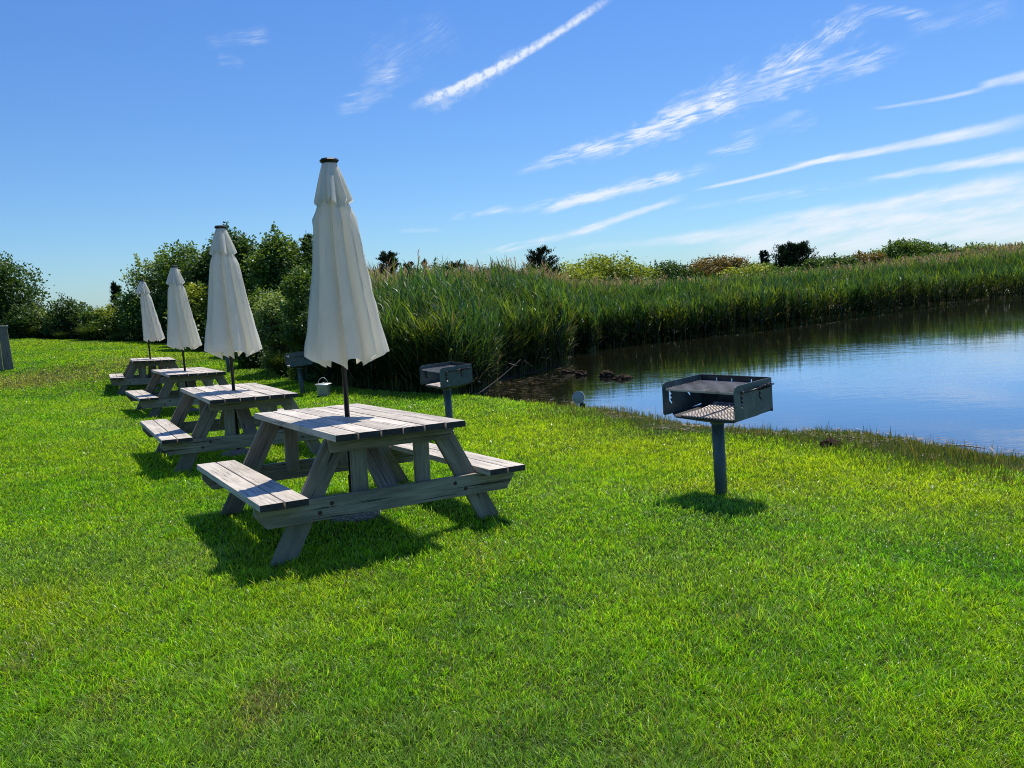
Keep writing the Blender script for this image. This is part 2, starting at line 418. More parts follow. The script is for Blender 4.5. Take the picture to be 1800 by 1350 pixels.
mt_bark, nt, out = material('bark')
pos = nt.n.new('ShaderNodeNewGeometry').outputs['Position']
nb = nt.noise(nt.vmath('MULTIPLY', pos, (1, 1, .2)), 40, 4, .6)
principled(nt, out, Base_Color=nt.mix(nb, (.035, .028, .02), (.14, .12, .09)), Roughness=.9, Normal=bump(nt, nb, .6, .01))
M_BARK = mt_bark

# ------------------------------------------------------------------ wood
def wood_material(name, tintA, tintB, dark):
    mt, nt, out = material(name)
    g = nt.node('ShaderNodeAttribute', attribute_name='grain').outputs['Vector']
    orn = nt.math('MULTIPLY', nt.n.new('ShaderNodeObjectInfo').outputs['Random'], 60.)
    rnd = nt.node('ShaderNodeSeparateXYZ', {0: nt.node('ShaderNodeAttribute', attribute_name='board').outputs['Vector']}).outputs
    gv = nt.vmath('ADD', nt.vmath('ADD', g, nt.node('ShaderNodeCombineXYZ', {0: orn, 1: orn, 2: orn}).outputs[0]), nt.node('ShaderNodeAttribute', attribute_name='board').outputs['Vector'])
    st = nt.vmath('MULTIPLY', gv, (1.2, 26, 26)); fine = nt.noise(st, 3.2, 5, .65, .6)
    st2 = nt.vmath('MULTIPLY', gv, (.8, 7, 7)); broad = nt.noise(st2, 1.6, 3, .6, 1.2)
    crack = nt.maprange(nt.noise(nt.vmath('MULTIPLY', gv, (1.4, 48, 48)), 1.1, 4, .62, .3), .59, .68)
    blot = nt.noise(gv, 2.3, 4, .6)
    kn = nt.node('ShaderNodeTexVoronoi', {'Vector': nt.vmath('MULTIPLY', gv, (1.3, 6, 2)), 'Scale': 1.2}).outputs['Distance']
    c = nt.mix(nt.maprange(fine, .22, .78), tintA, tintB)
    c = nt.mix(nt.math('MULTIPLY', nt.maprange(broad, .35, .65), .5), c, nt.mix(.5, tintA, dark))
    c = nt.mix(nt.math('MULTIPLY', nt.maprange(blot, .45, .7), .45), c, tintB)
    c = nt.mix(nt.math('MULTIPLY', nt.maprange(kn, .03, .10, 1, 0), .8), c, dark)
    c = nt.mix(nt.math('MULTIPLY', crack, 1.), c, dark)
    br = nt.node('ShaderNodeSeparateXYZ', {0: nt.node('ShaderNodeAttribute', attribute_name='board').outputs['Vector']}).outputs[0]
    c = nt.mix(1., c, nt.ramp(nt.math('FRACT', nt.math('MULTIPLY', br, 3.7)), [(0, .78), (1, 1.18)]), 'MULTIPLY')
    hh = nt.math('SUBTRACT', nt.math('MULTIPLY', fine, .6), crack)
    principled(nt, out, Base_Color=c, Roughness=.78, Specular_IOR_Level=.35, Normal=bump(nt, hh, .5, .003))
    return mt
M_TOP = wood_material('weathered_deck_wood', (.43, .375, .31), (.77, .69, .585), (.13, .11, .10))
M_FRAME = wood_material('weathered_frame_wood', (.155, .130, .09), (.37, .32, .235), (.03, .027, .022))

M_END = wood_material('shaded_end_wood', (.035, .03, .028), (.085, .075, .068), (.01, .01, .01))  # board ends coloured near-black: their shade is painted into the wood

def boards_mesh(name, boards, ends=False):
    """boards: list of (origin, U, V, N, outline[(u,v)..], thickness): prism along N; grain runs along U"""
    bm = bmesh.new(); gl = bm.verts.layers.float_vector.new('grain'); bl = bm.verts.layers.float_vector.new('board')
    for (o, U, V, N, poly, th) in boards:
        o, U, V, N = Vector(o), Vector(U), Vector(V), Vector(N); r = Vector((random.uniform(0, 40), random.uniform(0, 40), random.uniform(0, 40)))
        a = [bm.verts.new(o + U * p[0] + V * p[1] - N * th / 2) for p in poly]
        b = [bm.verts.new(o + U * p[0] + V * p[1] + N * th / 2) for p in poly]
        fs = [bm.faces.new(a), bm.faces.new(b)]
        for i in range(len(poly)):
            j = (i + 1) % len(poly); fs.append(bm.faces.new((a[i], a[j], b[j], b[i])))
        es = list({e for f in fs for e in f.edges})
        rr = bmesh.ops.bevel(bm, geom=es, offset=.0035, segments=2, affect='EDGES', profile=.6)
        vv = {v for f in rr['faces'] for v in f.verts} | {v for v in a + b if v.is_valid}
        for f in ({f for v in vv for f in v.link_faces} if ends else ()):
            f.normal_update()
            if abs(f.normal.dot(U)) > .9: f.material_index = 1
        for v in vv:
            d_ = v.co - o; v[gl] = (d_.dot(U), d_.dot(V), d_.dot(N)); v[bl] = r
    return bm_mesh(name, bm)

# ------------------------------------------------------------------ picnic table
TL, TW, TH = 1.984, .909, .76
BO, BW, BH, BL = .927, .30, .397, 1.95
def rect(l, w): return [(-l / 2, -w / 2), (l / 2, -w / 2), (l / 2, w / 2), (-l / 2, w / 2)]
def V3(*a): return Vector(a)
# local frame: X across (right), Y = away from the near end, Z up
mt_bolt, nt, out = material('rusty_bolt'); principled(nt, out, Base_Color=(.06, .035, .022), Roughness=.7, Metallic=.3); M_BOLT = mt_bolt
table_meshes = {}
def build_table_meshes():
    X, Y, Z = V3(1, 0, 0), V3(0, 1, 0), V3(0, 0, 1)
    n = 6; pw = TW / n; bs = []
    for i in range(n):
        x = -TW / 2 + pw * (i + .5); jit = random.uniform(-.006, .006)
        bs.append((V3(x, jit, TH - .021 + random.uniform(-.0015, .0015)), Y, X, Z, rect(TL + random.uniform(-.008, .004), pw - .010), .042))
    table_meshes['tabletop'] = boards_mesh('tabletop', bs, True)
    for s, nm in ((-1, 'bench_l'), (1, 'bench_r')):
        bs = []
        for i in range(2):
            x = s * (BO - BW / 2) + (i - .5) * BW / 2
            bs.append((V3(x, random.uniform(-.006, .006), BH - .021), Y, X, Z, rect(BL, BW / 2 - .010), .042))
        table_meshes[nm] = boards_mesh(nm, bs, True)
    for e, nm in ((-1, 'n'), (1, 'f')):            # near end is -Y
        ye = e * .80
        zt = BH - .042
        out = [(-BO + .01, 0), (BO - .01, 0), (BO - .01, -.055), (BO - .075, -.142), (-BO + .075, -.142), (-BO + .01, -.055)]
        table_meshes['brace' + nm] = boards_mesh('brace', [(V3(0, ye, zt - .001), X, Z, Y, out, .042)])
        for bxp in (-.52, .52, -.44, .44):
            bmb = bmesh.new(); add_lathe(bmb, [(0, .004), (.012, .004), (.014, 0), (.014, -.004)], 10)
            bmb.transform(Matrix.Translation((bxp, ye + e * .0215, zt - .045 - (.05 if abs(bxp) > .5 else 0))) @ Matrix.Rotation(radians(-90 * e), 4, 'X')); table_meshes['bolt%s%.2f' % (nm, bxp)] = bm_mesh('bolt', bmb)
        out = [(-TW / 2 + .015, 0), (TW / 2 - .015, 0), (TW / 2 - .03, -.09), (-TW / 2 + .03, -.09)]
        table_meshes['crossbeam' + nm] = boards_mesh('crossbeam', [(V3(0, ye, TH - .043), X, Z, Y, out, .042)])
        for s in (-1, 1):
            # leg in the X-Z plane, slanted, cut level at both ends
            top, foot, hw = .36, .755, .08
            U = V3(s * (foot - top), 0, -(TH - .045)).normalized()
            Vv = V3(0, 1, 0).cross(U)
            o = V3(s * (top + foot) / 2, ye - e * .0425, (TH - .045) / 2 - .01)
            pts = [(s * (top - hw), TH - .045), (s * (top + hw), TH - .045), (s * (foot + hw), -.03), (s * (foot - hw), -.03)]
            ol = []
            for (x_, z_) in pts:
                d_ = V3(x_, 0, z_) - V3(o.x, 0, o.z); ol.append((d_.dot(U), d_.dot(Vv)))
            table_meshes['leg%s%d' % (nm, s)] = boards_mesh('leg', [(o, U, Vv, V3(0, 1, 0), ol, .042)])
            px_ = s * .225
            table_meshes['post%s%d' % (nm, s)] = boards_mesh('post', [(V3(px_, ye - e * .0425, (TH - .045 + BH - .12) / 2), Z, X, Y, rect(TH - .045 - BH + .11, .105), .040)])
        # centre diagonal from under the top down to the brace
        p0 = V3(.0, e * .16, TH - .06); p1 = V3(.0, e * (.80 - .06), BH - .10)
        U = (p1 - p0).normalized(); Nn = V3(1, 0, 0).cross(U).normalized()
        table_meshes['diagonal' + nm] = boards_mesh('diagonal', [((p0 + p1) / 2, U, X, Nn, rect((p1 - p0).length, .135), .042)])
build_table_meshes()
PARTN = {'tabletop': 'tabletop', 'bench_l': 'bench', 'bench_r': 'bench', 'brace': 'seat_support', 'crossbeam': 'crossbeam', 'leg': 'leg', 'post': 'upright', 'diagonal': 'diagonal_brace', 'bolt': 'bolt'}
def frame_matrix(X, Y, z0, yaw, t1, t2):
    c, s = cos(yaw), sin(yaw)
    near = V3(s, -c, t1).normalized(); across = V3(c, s, t2).normalized()
    yv = -near; zv = across.cross(yv).normalized(); across = yv.cross(zv)
    M = Matrix((across, yv, zv)).transposed().to_4x4(); M.translation = (X, Y, z0); return M
TABLES = [(-1.24, 5.721, -.02, 31.9, .035, -.033, 'weathered wooden picnic table in front, nearest, largest in the row'),
          (-3.214, 8.916, -.121, 30.9, .015, -.036, 'weathered wooden picnic table just behind the nearest one, second in the row'),
          (-5.866, 14.005, -.262, 32.4, .011, -.041, 'weathered wooden picnic table third in the row, partly behind the second'),
          (-8.596, 18.612, -.298, 27.6, .02, -.05, 'weathered wooden picnic table farthest away, seen end-on at the back')]
tmats = []
for i, (X, Y, z0, yaw, t1, t2, lab) in enumerate(TABLES):
    M = frame_matrix(X, Y, z0, radians(yaw), t1, t2); tmats.append(M)
    root = empty('picnic_table', (0, 0, 0), M)
    tag(root, lab, 'picnic table', 'picnic tables in a row on the lawn')
    for k, me in table_meshes.items():
        base = next(p for p in PARTN if k.startswith(p))
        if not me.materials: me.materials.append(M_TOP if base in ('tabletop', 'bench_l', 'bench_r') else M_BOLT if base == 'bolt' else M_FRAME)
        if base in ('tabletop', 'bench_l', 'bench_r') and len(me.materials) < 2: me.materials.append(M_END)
        o = bpy.data.objects.new(PARTN[base], me); COL.objects.link(o); o.parent = root

# ------------------------------------------------------------------ closed umbrellas
mt_cloth, nt, out = material('cream_canvas')
tcn = nt.n.new('ShaderNodeTexCoord').outputs['Object']
wv = nt.noise(tcn, 7, 4, .6); wf = nt.noise(nt.vmath('MULTIPLY', tcn, (1, 1, .12)), 30, 3, .5)
cc = nt.mix(nt.maprange(wv, .35, .7), (.90, .88, .81), (.85, .83, .75))
df = nt.node('ShaderNodeBsdfDiffuse', {'Color': cc, 'Normal': bump(nt, nt.math('ADD', wv, nt.math('MULTIPLY', wf, .4)), .18, .02)}).outputs[0]
tl = nt.node('ShaderNodeBsdfTranslucent', {'Color': (.94, .91, .78, 1)}).outputs[0]
nt.l.new(nt.node('ShaderNodeMixShader', {0: .47, 1: df, 2: tl}).outputs[0], out.inputs[0])
M_CLOTH = mt_cloth
mt_bm, nt, out = material('black_metal')
pos = nt.n.new('ShaderNodeTexCoord').outputs['Object']
principled(nt, out, Base_Color=nt.mix(nt.noise(pos, 20, 3), (.008, .009, .011), (.022, .022, .024)), Roughness=.38, Metallic=.3)
M_BLACK = mt_bm
mt_rs, nt, out = material('cast_resin')
pos = nt.n.new('ShaderNodeTexCoord').outputs['Object']
vo = nt.node('ShaderNodeTexVoronoi', {'Vector': nt.vmath('MULTIPLY', pos, (1, 1.6, 1)), 'Scale': 26}, feature='DISTANCE_TO_EDGE').outputs['Distance']
rs = nt.maprange(vo, .02, .12)
principled(nt, out, Base_Color=nt.mix(rs, (.20, .17, .145), (.36, .31, .265)), Roughness=.8, Normal=bump(nt, rs, .8, .01))
M_RESIN = mt_rs

def canopy_mesh(seed, wide=1.0, hub_bulge=1.0, skew=0.):
    r = random.Random(seed); NB = 8; SEG = NB * 16; ZT, ZB = 2.58, 1.245
    ph0 = r.uniform(0, 2 * pi / NB)
    rad = [r.choice((.345, .325, .31, .27)) * wide * r.uniform(.96, 1.04) for _ in range(NB)]
    drop = [r.uniform(.0, .09) for _ in range(NB)]
    offs = [r.uniform(-.12, .12) for _ in range(NB)]
    inn = [r.uniform(.38, .60) for _ in range(NB)]; kf = [r.choice((1.9, 1.6, .62, 2.2)) for _ in range(NB)]
    ROW = 44; V = []
    for j in range(ROW + 1):
        t = j / ROW
        for k in range(SEG):
            a = k / SEG * NB; i = int(a) % NB; f = a - int(a); i2 = (i + 1) % NB
            th = ph0 + (a + (offs[i] * (1 - f) + offs[i2] * f)) * 2 * pi / NB
            f2 = f ** kf[i]; fold = (.5 + .5 * cos(2 * pi * f2)) ** .6      # 1 at the ribs, 0 in the crease
            R0 = rad[i] * (1 - f) + rad[i2] * f
            # rib radius profile along the height
            prof = float(np.interp(t, [0, .08, .19, .27, .36, .55, .78, 1], [.10, .20, .34, .49 + .05 * hub_bulge * sin(i * 2.4), .54, .65, .82, 1.0]))
            Rr = R0 * prof
            depth_in = inn[i] + .12 * sin(3 * t + i)
            Rm = Rr * (1 - (1 - depth_in) * min(1, .35 + t * 1.1))
            R = Rm + (Rr - Rm) * fold
            R += (.006 * sin(a * 2 * pi * 2.5 + i * 2.1 + t * 5) + .004 * sin(a * 31 + t * 17 + 3 * sin(t * 9 + a))) * min(1, t * 2.5)
            tw = .22 * sin(t * 2.2 + i) * (1 - fold) * t
            dr = (drop[i] * (1 - f) + drop[i2] * f)
            Rend = (R0 * inn[i] + (R0 - R0 * inn[i]) * fold); zb = ZB - .55 * (.35 * wide - Rend)
            z = ZT + (zb - ZT) * t
            curl = 1.0
            V.append((R * curl * cos(th + tw) + skew * t * .10, R * curl * sin(th + tw), z))
    V = np.array(V); idx = np.arange((ROW + 1) * SEG).reshape(ROW + 1, SEG)
    Q = np.stack([idx[:-1], np.roll(idx[:-1], -1, 1), np.roll(idx[1:], -1, 1), idx[1:]], -1).reshape(-1, 4)
    return np_mesh('canopy', V, Q, smooth=True)
def vent_mesh(seed):
    r = random.Random(seed); NB = 8; SEG = NB * 12; ROW = 14; V = []
    ph0 = r.uniform(0, 1); rad = [r.uniform(.125, .175) for _ in range(NB)]
    for j in range(ROW + 1):
        t = j / ROW
        for k in range(SEG):
            a = k / SEG * NB; i = int(a) % NB; f = a - int(a); i2 = (i + 1) % NB
            fold = (.5 + .5 * cos(2 * pi * f)) ** .7
            R0 = rad[i] * (1 - f) + rad[i2] * f
            R = (.052 + (R0 - .052) * t ** .9) * (1 - (1 - fold) * .42 * t)
            z = 2.60 - (.285 + .02 * sin(i * 2.3)) * t - .028 * (1 - fold) * t + .02 * fold * t
            V.append((R * cos(ph0 + a * 2 * pi / NB), R * sin(ph0 + a * 2 * pi / NB), z))
    V = np.array(V); idx = np.arange((ROW + 1) * SEG).reshape(ROW + 1, SEG)
    Q = np.stack([idx[:-1], np.roll(idx[:-1], -1, 1), np.roll(idx[1:], -1, 1), idx[1:]], -1).reshape(-1, 4)
    return np_mesh('vent', V, Q, smooth=True)
ULAB = ['closed cream umbrella, tallest and nearest, through the front picnic table', 'closed cream umbrella with plump folds standing through the second picnic table',
        'closed cream umbrella, narrow, on the third picnic table', 'closed cream umbrella, smallest and farthest, at the back picnic table']
UP = [(3, .965, 1.0, .32, .016, .042), (12, 1.0, .1, .5, .017, .08), (21, .96, 1.2, .75, 0, -.01), (33, .78, .6, 1.3, -.002, .03)]
for i, ((X, Y, z0, yaw, t1, t2, _), (sd_, wd, hb, sk, ux, uy)) in enumerate(zip(TABLES, UP)):
    root = empty('patio_umbrella', (X, Y, z0))
    d_ = Vector((ux, uy, 2.632)); root.rotation_euler = Vector((0, 0, 1)).rotation_difference(d_).to_euler()
    tag(root, ULAB[i], 'umbrella', 'closed umbrellas on the picnic tables')
    bm = bmesh.new(); add_tube(bm, [(0, 0, .05), (0, 0, 2.60)], .019, 16); link('pole', bm_mesh('pole', bm, True), M_BLACK, root)
    cn = link('canopy', canopy_mesh(sd_, wd, hb, sk), M_CLOTH, root)
    link('vent', vent_mesh(sd_), M_CLOTH, cn)
    bm = bmesh.new(); add_lathe(bm, [(0, 2.598), (.048, 2.598), (.058, 2.604), (.072, 2.622), (.060, 2.634), (.03, 2.638), (0, 2.638)], 8)
    link('finial', bm_mesh('finial', bm), M_BLACK, root)
    bm = bmesh.new(); add_lathe(bm, [(0, -.02), (.195, -.02), (.20, .02), (.185, .045), (.10, .065), (.05, .075), (0, .075)], 36)
    bs = link('base', bm_mesh('base', bm, True), M_RESIN, root)
    bm = bmesh.new(); add_tube(bm, [(0, 0, .08), (0, 0, .32)], .028, 16); add_tube(bm, [(.028, 0, .24), (.065, 0, .24)], .008, 8); add_lathe(bm, [(0, -.02), (.02, -.02), (.02, .02), (0, .02)], 10, (.068, 0, .24))
    link('tube', bm_mesh('tube', bm, False), M_BLACK, bs)

# ------------------------------------------------------------------ park grills
mt_gr, nt, out = material('green_grey_steel')
tco = nt.n.new('ShaderNodeTexCoord').outputs['Object']
n1 = nt.noise(tco, 6, 5, .65); n2 = nt.noise(nt.vmath('MULTIPLY', tco, (1, 1, .25)), 30, 4, .6)
c = nt.mix(nt.maprange(n1, .35, .7), (.060, .095, .092), (.12, .165, .15)); c = nt.mix(nt.math('MULTIPLY', nt.maprange(n2, .55, .75), .55), c, (.24, .26, .23))
c = nt.mix(nt.math('MULTIPLY', nt.maprange(nt.noise(tco, 11, 5, .72), .57, .68), .65), c, (.10, .055, .03))
principled(nt, out, Base_Color=c, Roughness=.5, Metallic=.25, Normal=bump(nt, n2, .15, .003))
M_STEEL = mt_gr
mt_gi, nt, out = material('sooty_steel')
tco = nt.n.new('ShaderNodeTexCoord').outputs['Object']
n1 = nt.noise(tco, 9, 5, .65)
principled(nt, out, Base_Color=nt.mix(nt.maprange(n1, .35, .7), (.012, .016, .02), (.05, .055, .06)), Roughness=.6, Metallic=.2)
M_SOOT = mt_gi
mt_gt, nt, out = material('grate_steel')
tco = nt.n.new('ShaderNodeTexCoord').outputs['Object']
n1 = nt.noise(tco, 8, 4, .6)
principled(nt, out, Base_Color=nt.mix(nt.maprange(n1, .54, .72), (.50, .44, .40), (.20, .14, .115)), Roughness=.5, Metallic=.35)
M_GRATE = mt_gt
mt_sh, nt, out = material('handle_steel')
principled(nt, out, Base_Color=(.05, .05, .055), Roughness=.3, Metallic=.7)
M_HANDLE = mt_sh

def slot_loop(y0, zt, n=3):
    # saw-tooth slot outline in (y,z): straight front edge, teeth toward the back, slanted foot
    p = [(y0, zt)]
    z = zt; st = .030
    R = []
    for i in range(n):
        R += [(y0 + .036, z - st * .72), (y0 + .014, z - st)]
        z -= st
    R += [(y0 + .038, z - .032), (y0 + .030, z - .042)]
    L = [(y0, z - .012)]
    return p + R + L

def side_panel(x, dp, zt, h, th=.006):
    hd = dp / 2; o = [(-hd, zt - h)]
    o += [(hd * .35, zt - h)] if False else []
    o = [(-hd + .0, zt - h + .012), (-hd + .012, zt - h), (hd * .1, zt - h - .0), (hd, zt - h + .02), (hd, zt), (-hd + .045, zt), (-hd + .018, zt - .012), (-hd + .004, zt - .035)]
    s1 = slot_loop(-hd + .075, zt - .048, 3); s2 = slot_loop(hd * .28, zt - .048, 2)
    loops = [o, s1, s2]
    tri = tessellate_polygon([[Vector((0, a, b)) for a, b in L] for L in loops])
    flat = [p for L in loops for p in L]
    bm = bmesh.new()
    A = [bm.verts.new((x - th / 2, a, b)) for a, b in flat]; B = [bm.verts.new((x + th / 2, a, b)) for a, b in flat]
    for t in tri:
        bm.faces.new([A[i] for i in t]); bm.faces.new([B[i] for i in reversed(t)])
    k = 0
    for L in loops:
        n = len(L)
        for i in range(n):
            j = (i + 1) % n; bm.faces.new((A[k + i], A[k + j], B[k + j], B[k + i]))
        k += n
    return bm_mesh('side_panel', bm)

def coil_handle(bm, p0, p1, r=.006, cr=.013, turns=9):
    p0, p1 = Vector(p0), Vector(p1); d_ = (p1 - p0); u = d_.normalized(); a = u.orthogonal().normalized(); b = u.cross(a)
    add_tube(bm, [p0, p1], r, 8)
    q0 = p0 + d_ * .45; q1 = p0 + d_ * .9; n = turns * 10
    add_tube(bm, [q0 + (q1 - q0) * (i / n) + (a * cos(2 * pi * turns * i / n) + b * sin(2 * pi * turns * i / n)) * cr for i in range(n + 1)], .0035, 5)

def build_grill(par, label, tilt):
    X, Y, z0, yaw, w, dp, h, zt = par
    root = empty('park_grill', (X, Y, z0))
    M = Matrix.Rotation(tilt[0], 4, 'Y') @ Matrix.Rotation(tilt[1], 4, 'X') @ Matrix.Rotation(radians(yaw), 4, 'Z')
    root.matrix_world = Matrix.Translation((X, Y, z0)) @ M
    tag(root, label, 'grill', 'park grills along the lawn')
    bx = empty('firebox', (0, 0, 0)); bx.parent = root
    hw, hd, zb = w / 2, dp / 2, zt - h
    for s in (-1, 1): link('side_panel', side_panel(s * hw, dp, zt, h), M_STEEL, bx)
    bm = bmesh.new()   # back wall with slotted holes near its top edge
    add_box(bm, (0, hd + .003, (zb + zt - .045) / 2), (w + .004, .006, h - .045), 0)
    xs_ = [-hw + .004]; 
    for cx in (-.14, -.02, .13): xs_ += [cx * w / .55 - .006, cx * w / .55 + .006]
    xs_.append(hw - .004)
    for i in range(0, len(xs_) - 1, 2): add_box(bm, ((xs_[i] + xs_[i + 1]) / 2, hd + .003, zt - .0335), (xs_[i + 1] - xs_[i], .006, .0228), 0)
    add_box(bm, (0, hd + .003, zt - .011), (w - .008, .006, .0218), 0)
    link('back_panel', bm_mesh('back_panel', bm), M_SOOT, bx)
    # bottom tray: slanting floor with a lip in front
    bm = bmesh.new()
    T_ = [(-hw + .006, -hd + .10, zb + .004), (-hw + .12, -hd + .0, zb + .002), (hw - .012, -hd + .0, zb + .002), (hw - .012, hd - .004, zb + .012), (-hw + .006, hd - .004, zb + .012)]
    B_ = [(-.09, -.06, zb - .05), (-.05, -.10, zb - .05), (.10, -.10, zb - .05), (.10, .10, zb - .05), (-.07, .10, zb - .05)]
    tv = [bm.verts.new(p) for p in T_]; tv2 = [bm.verts.new((p[0], p[1], p[2] - .010)) for p in T_]; bv = [bm.verts.new(p) for p in B_]
    bm.faces.new(tv); bm.faces.new(bv)
    for i in range(5):
        j = (i + 1) % 5; bm.faces.new((tv[i], tv[j], tv2[j], tv2[i])); bm.faces.new((tv2[i], tv2[j], bv[j], bv[i]))
    link('tray', bm_mesh('tray', bm), M_SOOT, bx)
    # fire grate low, cooking grate high
    bm = bmesh.new(); n = 18
    for i in range(n):
        x_ = -hw + .17 + (w - .19) * i / (n - 1)
        add_tube(bm, [(x_, -hd + .0, zb + .012), (x_, -hd + .25, zb + .018), (x_, hd - .02, zb + .04)], .0058, 6)
    for yy, zz in ((-hd + .02, zb + .008), (0.02, zb + .014), (hd - .04, zb + .04)): add_tube(bm, [(-hw + .15, yy, zz), (hw - .02, yy, zz)], .006, 6)
    link('fire_grate', bm_mesh('fire_grate', bm), M_GRATE, bx)
    bm = bmesh.new(); n = 12; zc_ = zt - .046
    for i in range(n):
        y_ = -hd + .035 + (dp - .055) * i / (n - 1)
        add_tube(bm, [(-hw + .008, y_, zc_), (hw - .008, y_, zc_)], .0036, 6)
    for yy in (-hd + .03, hd - .03):
        add_box(bm, (0, yy, zc_ - .010), (w - .014, .006, .014), 0)
    for xx in (-hw + .014, -.0, hw - .014): add_box(bm, (xx, 0, zc_ - .013), (.008, dp - .07, .010), 0)
    link('cooking_grate', bm_mesh('cooking_grate', bm), M_GRATE, bx)
    bm = bmesh.new()
    xo = hw + .030
    add_tube(bm, [(hw - .01, -hd + .083, zc_ - .006), (xo - .006, -hd + .083, zc_ - .006), (xo, -hd + .095, zc_ - .006)], .006, 8)
    coil_handle(bm, (xo, -hd + .09, zc_ - .006), (xo, hd - .015, zc_ + .002))
    link('handle', bm_mesh('handle', bm, True), M_HANDLE, bx)
    bm = bmesh.new()
    add_tube(bm, [(0, 0, -.25), (0, 0, zb - .05)], .046, 24)
    link('post', bm_mesh('post', bm, True), M_STEEL, root)
    bm = bmesh.new(); add_lathe(bm, [(0, zb - .075), (.054, zb - .075), (.054, zb - .052), (0, zb - .052)], 20)
    link('collar', bm_mesh('collar', bm), M_STEEL, root)
    return root
G1 = (1.533, 5.74, .0, -50.4, .628, .47, .25, .862)
build_grill(G1, 'green-grey park grill alone on the right, open front, at the pond bank', (-.03, .011))
build_grill((-.804, 9.642, -.129, -56.9, .526, .448, .24, .867), 'park grill behind the corner of the front picnic table', (-.015, .02))
build_grill((-4.212, 15.58, -.248, -64.9, .53, .449, .243, .855), 'park grill beside the galvanized bucket, before the reeds', (-.035, .01))
p4 = at(403, 660, 20.5)
build_grill((float(p4[0]), float(p4[1]), gz(p4[0], p4[1]) - .02, -62, .53, .449, .243, .99), 'farthest park grill, mostly hidden behind the second umbrella', (-.02, 0))

# ------------------------------------------------------------------ bucket
mt_gv, nt, out = material('galvanized_steel')
tco = nt.n.new('ShaderNodeTexCoord').outputs['Object']
sp = nt.node('ShaderNodeTexVoronoi', {'Vector': tco, 'Scale': 40}).outputs['Color']
principled(nt, out, Base_Color=nt.mix(.25, (.62, .65, .64), sp, 'OVERLAY'), Roughness=.38, Metallic=.55)
M_GALV = mt_gv
pb = at(570, 694, 14.6); bx_, by_ = float(pb[0]), float(pb[1]); bz_ = gz(bx_, by_)
bz_ = float(on_plane(570, 697, bz_)[2]); q = on_plane(570, 696, gz(bx_, by_)); bx_, by_ = float(q[0]), float(q[1]); bz_ = gz(bx_, by_)
root = empty('lidded_bucket', (bx_, by_, bz_)); tag(root, 'galvanized metal bucket with lid and wire handle on the grass', 'bucket')
bm = bmesh.new(); add_lathe(bm, [(0, 0), (.108, 0), (.112, .012), (.136, .195), (.140, .20), (.142, .235), (.138, .24), (.0, .24)], 32)
link('pail', bm_mesh('pail', bm, True), M_GALV, root)
bm = bmesh.new(); add_lathe(bm, [(.150, .226), (.164, .234), (.160, .242), (.09, .250), (.03, .254), (0, .255)], 32)
lid = link('lid', bm_mesh('lid', bm, True), M_GALV, root)
bm = bmesh.new(); add_tube(bm, [(-.025, 0, .252), (-.016, 0, .264), (.016, 0, .264), (.025, 0, .252)], .005, 8)
link('knob', bm_mesh('knob', bm, True), M_GALV, lid)
bm = bmesh.new(); add_tube(bm, [(.146 * cos(a) * .66, -.02, .235 + .128 * sin(a)) for a in np.linspace(0, pi, 20)], .0045, 8)
link('handle', bm_mesh('handle', bm, True), M_GALV, root)

# ------------------------------------------------------------------ round lawn light
mt_ls, nt, out = material('pale_lens')
tco = nt.n.new('ShaderNodeTexCoord').outputs['Object']
ln = nt.noise(nt.vmath('MULTIPLY', tco, (2, 2, 14)), 4, 3)
principled(nt, out, Base_Color=nt.mix(nt.maprange(ln, .55, .65), (.34, .38, .35), (.20, .23, .21)), Roughness=.4)
gl_ = on_plane(1022, 718, -.2); 
for _ in range(4): gl_ = on_plane(1022, 718, gz(gl_[0], gl_[1]) + .0)
root = empty('lawn_floodlight', tuple(gl_)); root.rotation_euler = (0, 0, radians(-22)); 
tag(root, 'round pale floodlight head on a dark stub at the lawn edge', 'floodlight')
dk = Matrix.Rotation(radians(80), 4, 'X')
bm = bmesh.new(); add_lathe(bm, [(0, -.07), (.05, -.07), (.085, -.03), (.098, .0), (.098, .018), (.092, .018), (.092, .008), (0, .008)], 28)
bm.transform(Matrix.Translation((-.03, -.02, .175)) @ dk)
hd_ = link('housing', bm_mesh('housing', bm), M_GALV, root)
bm = bmesh.new(); add_lathe(bm, [(.0915, .010), (.06, .02), (0, .026)], 28)
bm.transform(Matrix.Translation((-.03, -.02, .175)) @ dk)
link('lens', bm_mesh('lens', bm, True), mt_ls, root)
bm = bmesh.new(); add_tube(bm, [(.0, .06, -.05), (.0, .055, .06), (-.02, .045, .15)], .028, 12); add_box(bm, (.01, .05, .03), (.09, .08, .08), .01)
link('stub', bm_mesh('stub', bm), M_BLACK, root)

# ------------------------------------------------------------------ board enclosure at the left edge
pl = at(22, 658, 19.5); z_ = gz(pl[0], pl[1]); pl = on_plane(19, 660, z_); z_ = gz(pl[0], pl[1])
root = empty('board_post', (float(pl[0]), float(pl[1]), z_)); root.rotation_euler = (0, radians(.3), radians(22))
tag(root, 'weathered grey vertical boards with a flat cap at the left edge', 'fence post')
Hh = 1.17
for i in range(4):
    w_ = .20; x0 = -w_ / 2 + .06 - i * .215
    me = boards_mesh('board', [(V3(x0, .02 * (i % 2), Hh / 2 - .02), V3(0, 0, 1), V3(1, 0, 0), V3(0, 1, 0), [(-Hh / 2, -w_ / 2), (-Hh / 2, w_ / 2 + (.03 if i == 0 else 0)), (Hh / 2, w_ / 2 - (.01 if i == 0 else 0)), (Hh / 2, -w_ / 2)], .04)])
    link('board', me, M_FRAME, root)
link('cap', boards_mesh('cap', [(V3(-.34, .01, Hh), V3(1, 0, 0), V3(0, 1, 0), V3(0, 0, 1), rect(.80, .13), .03)]), M_TOP, root)

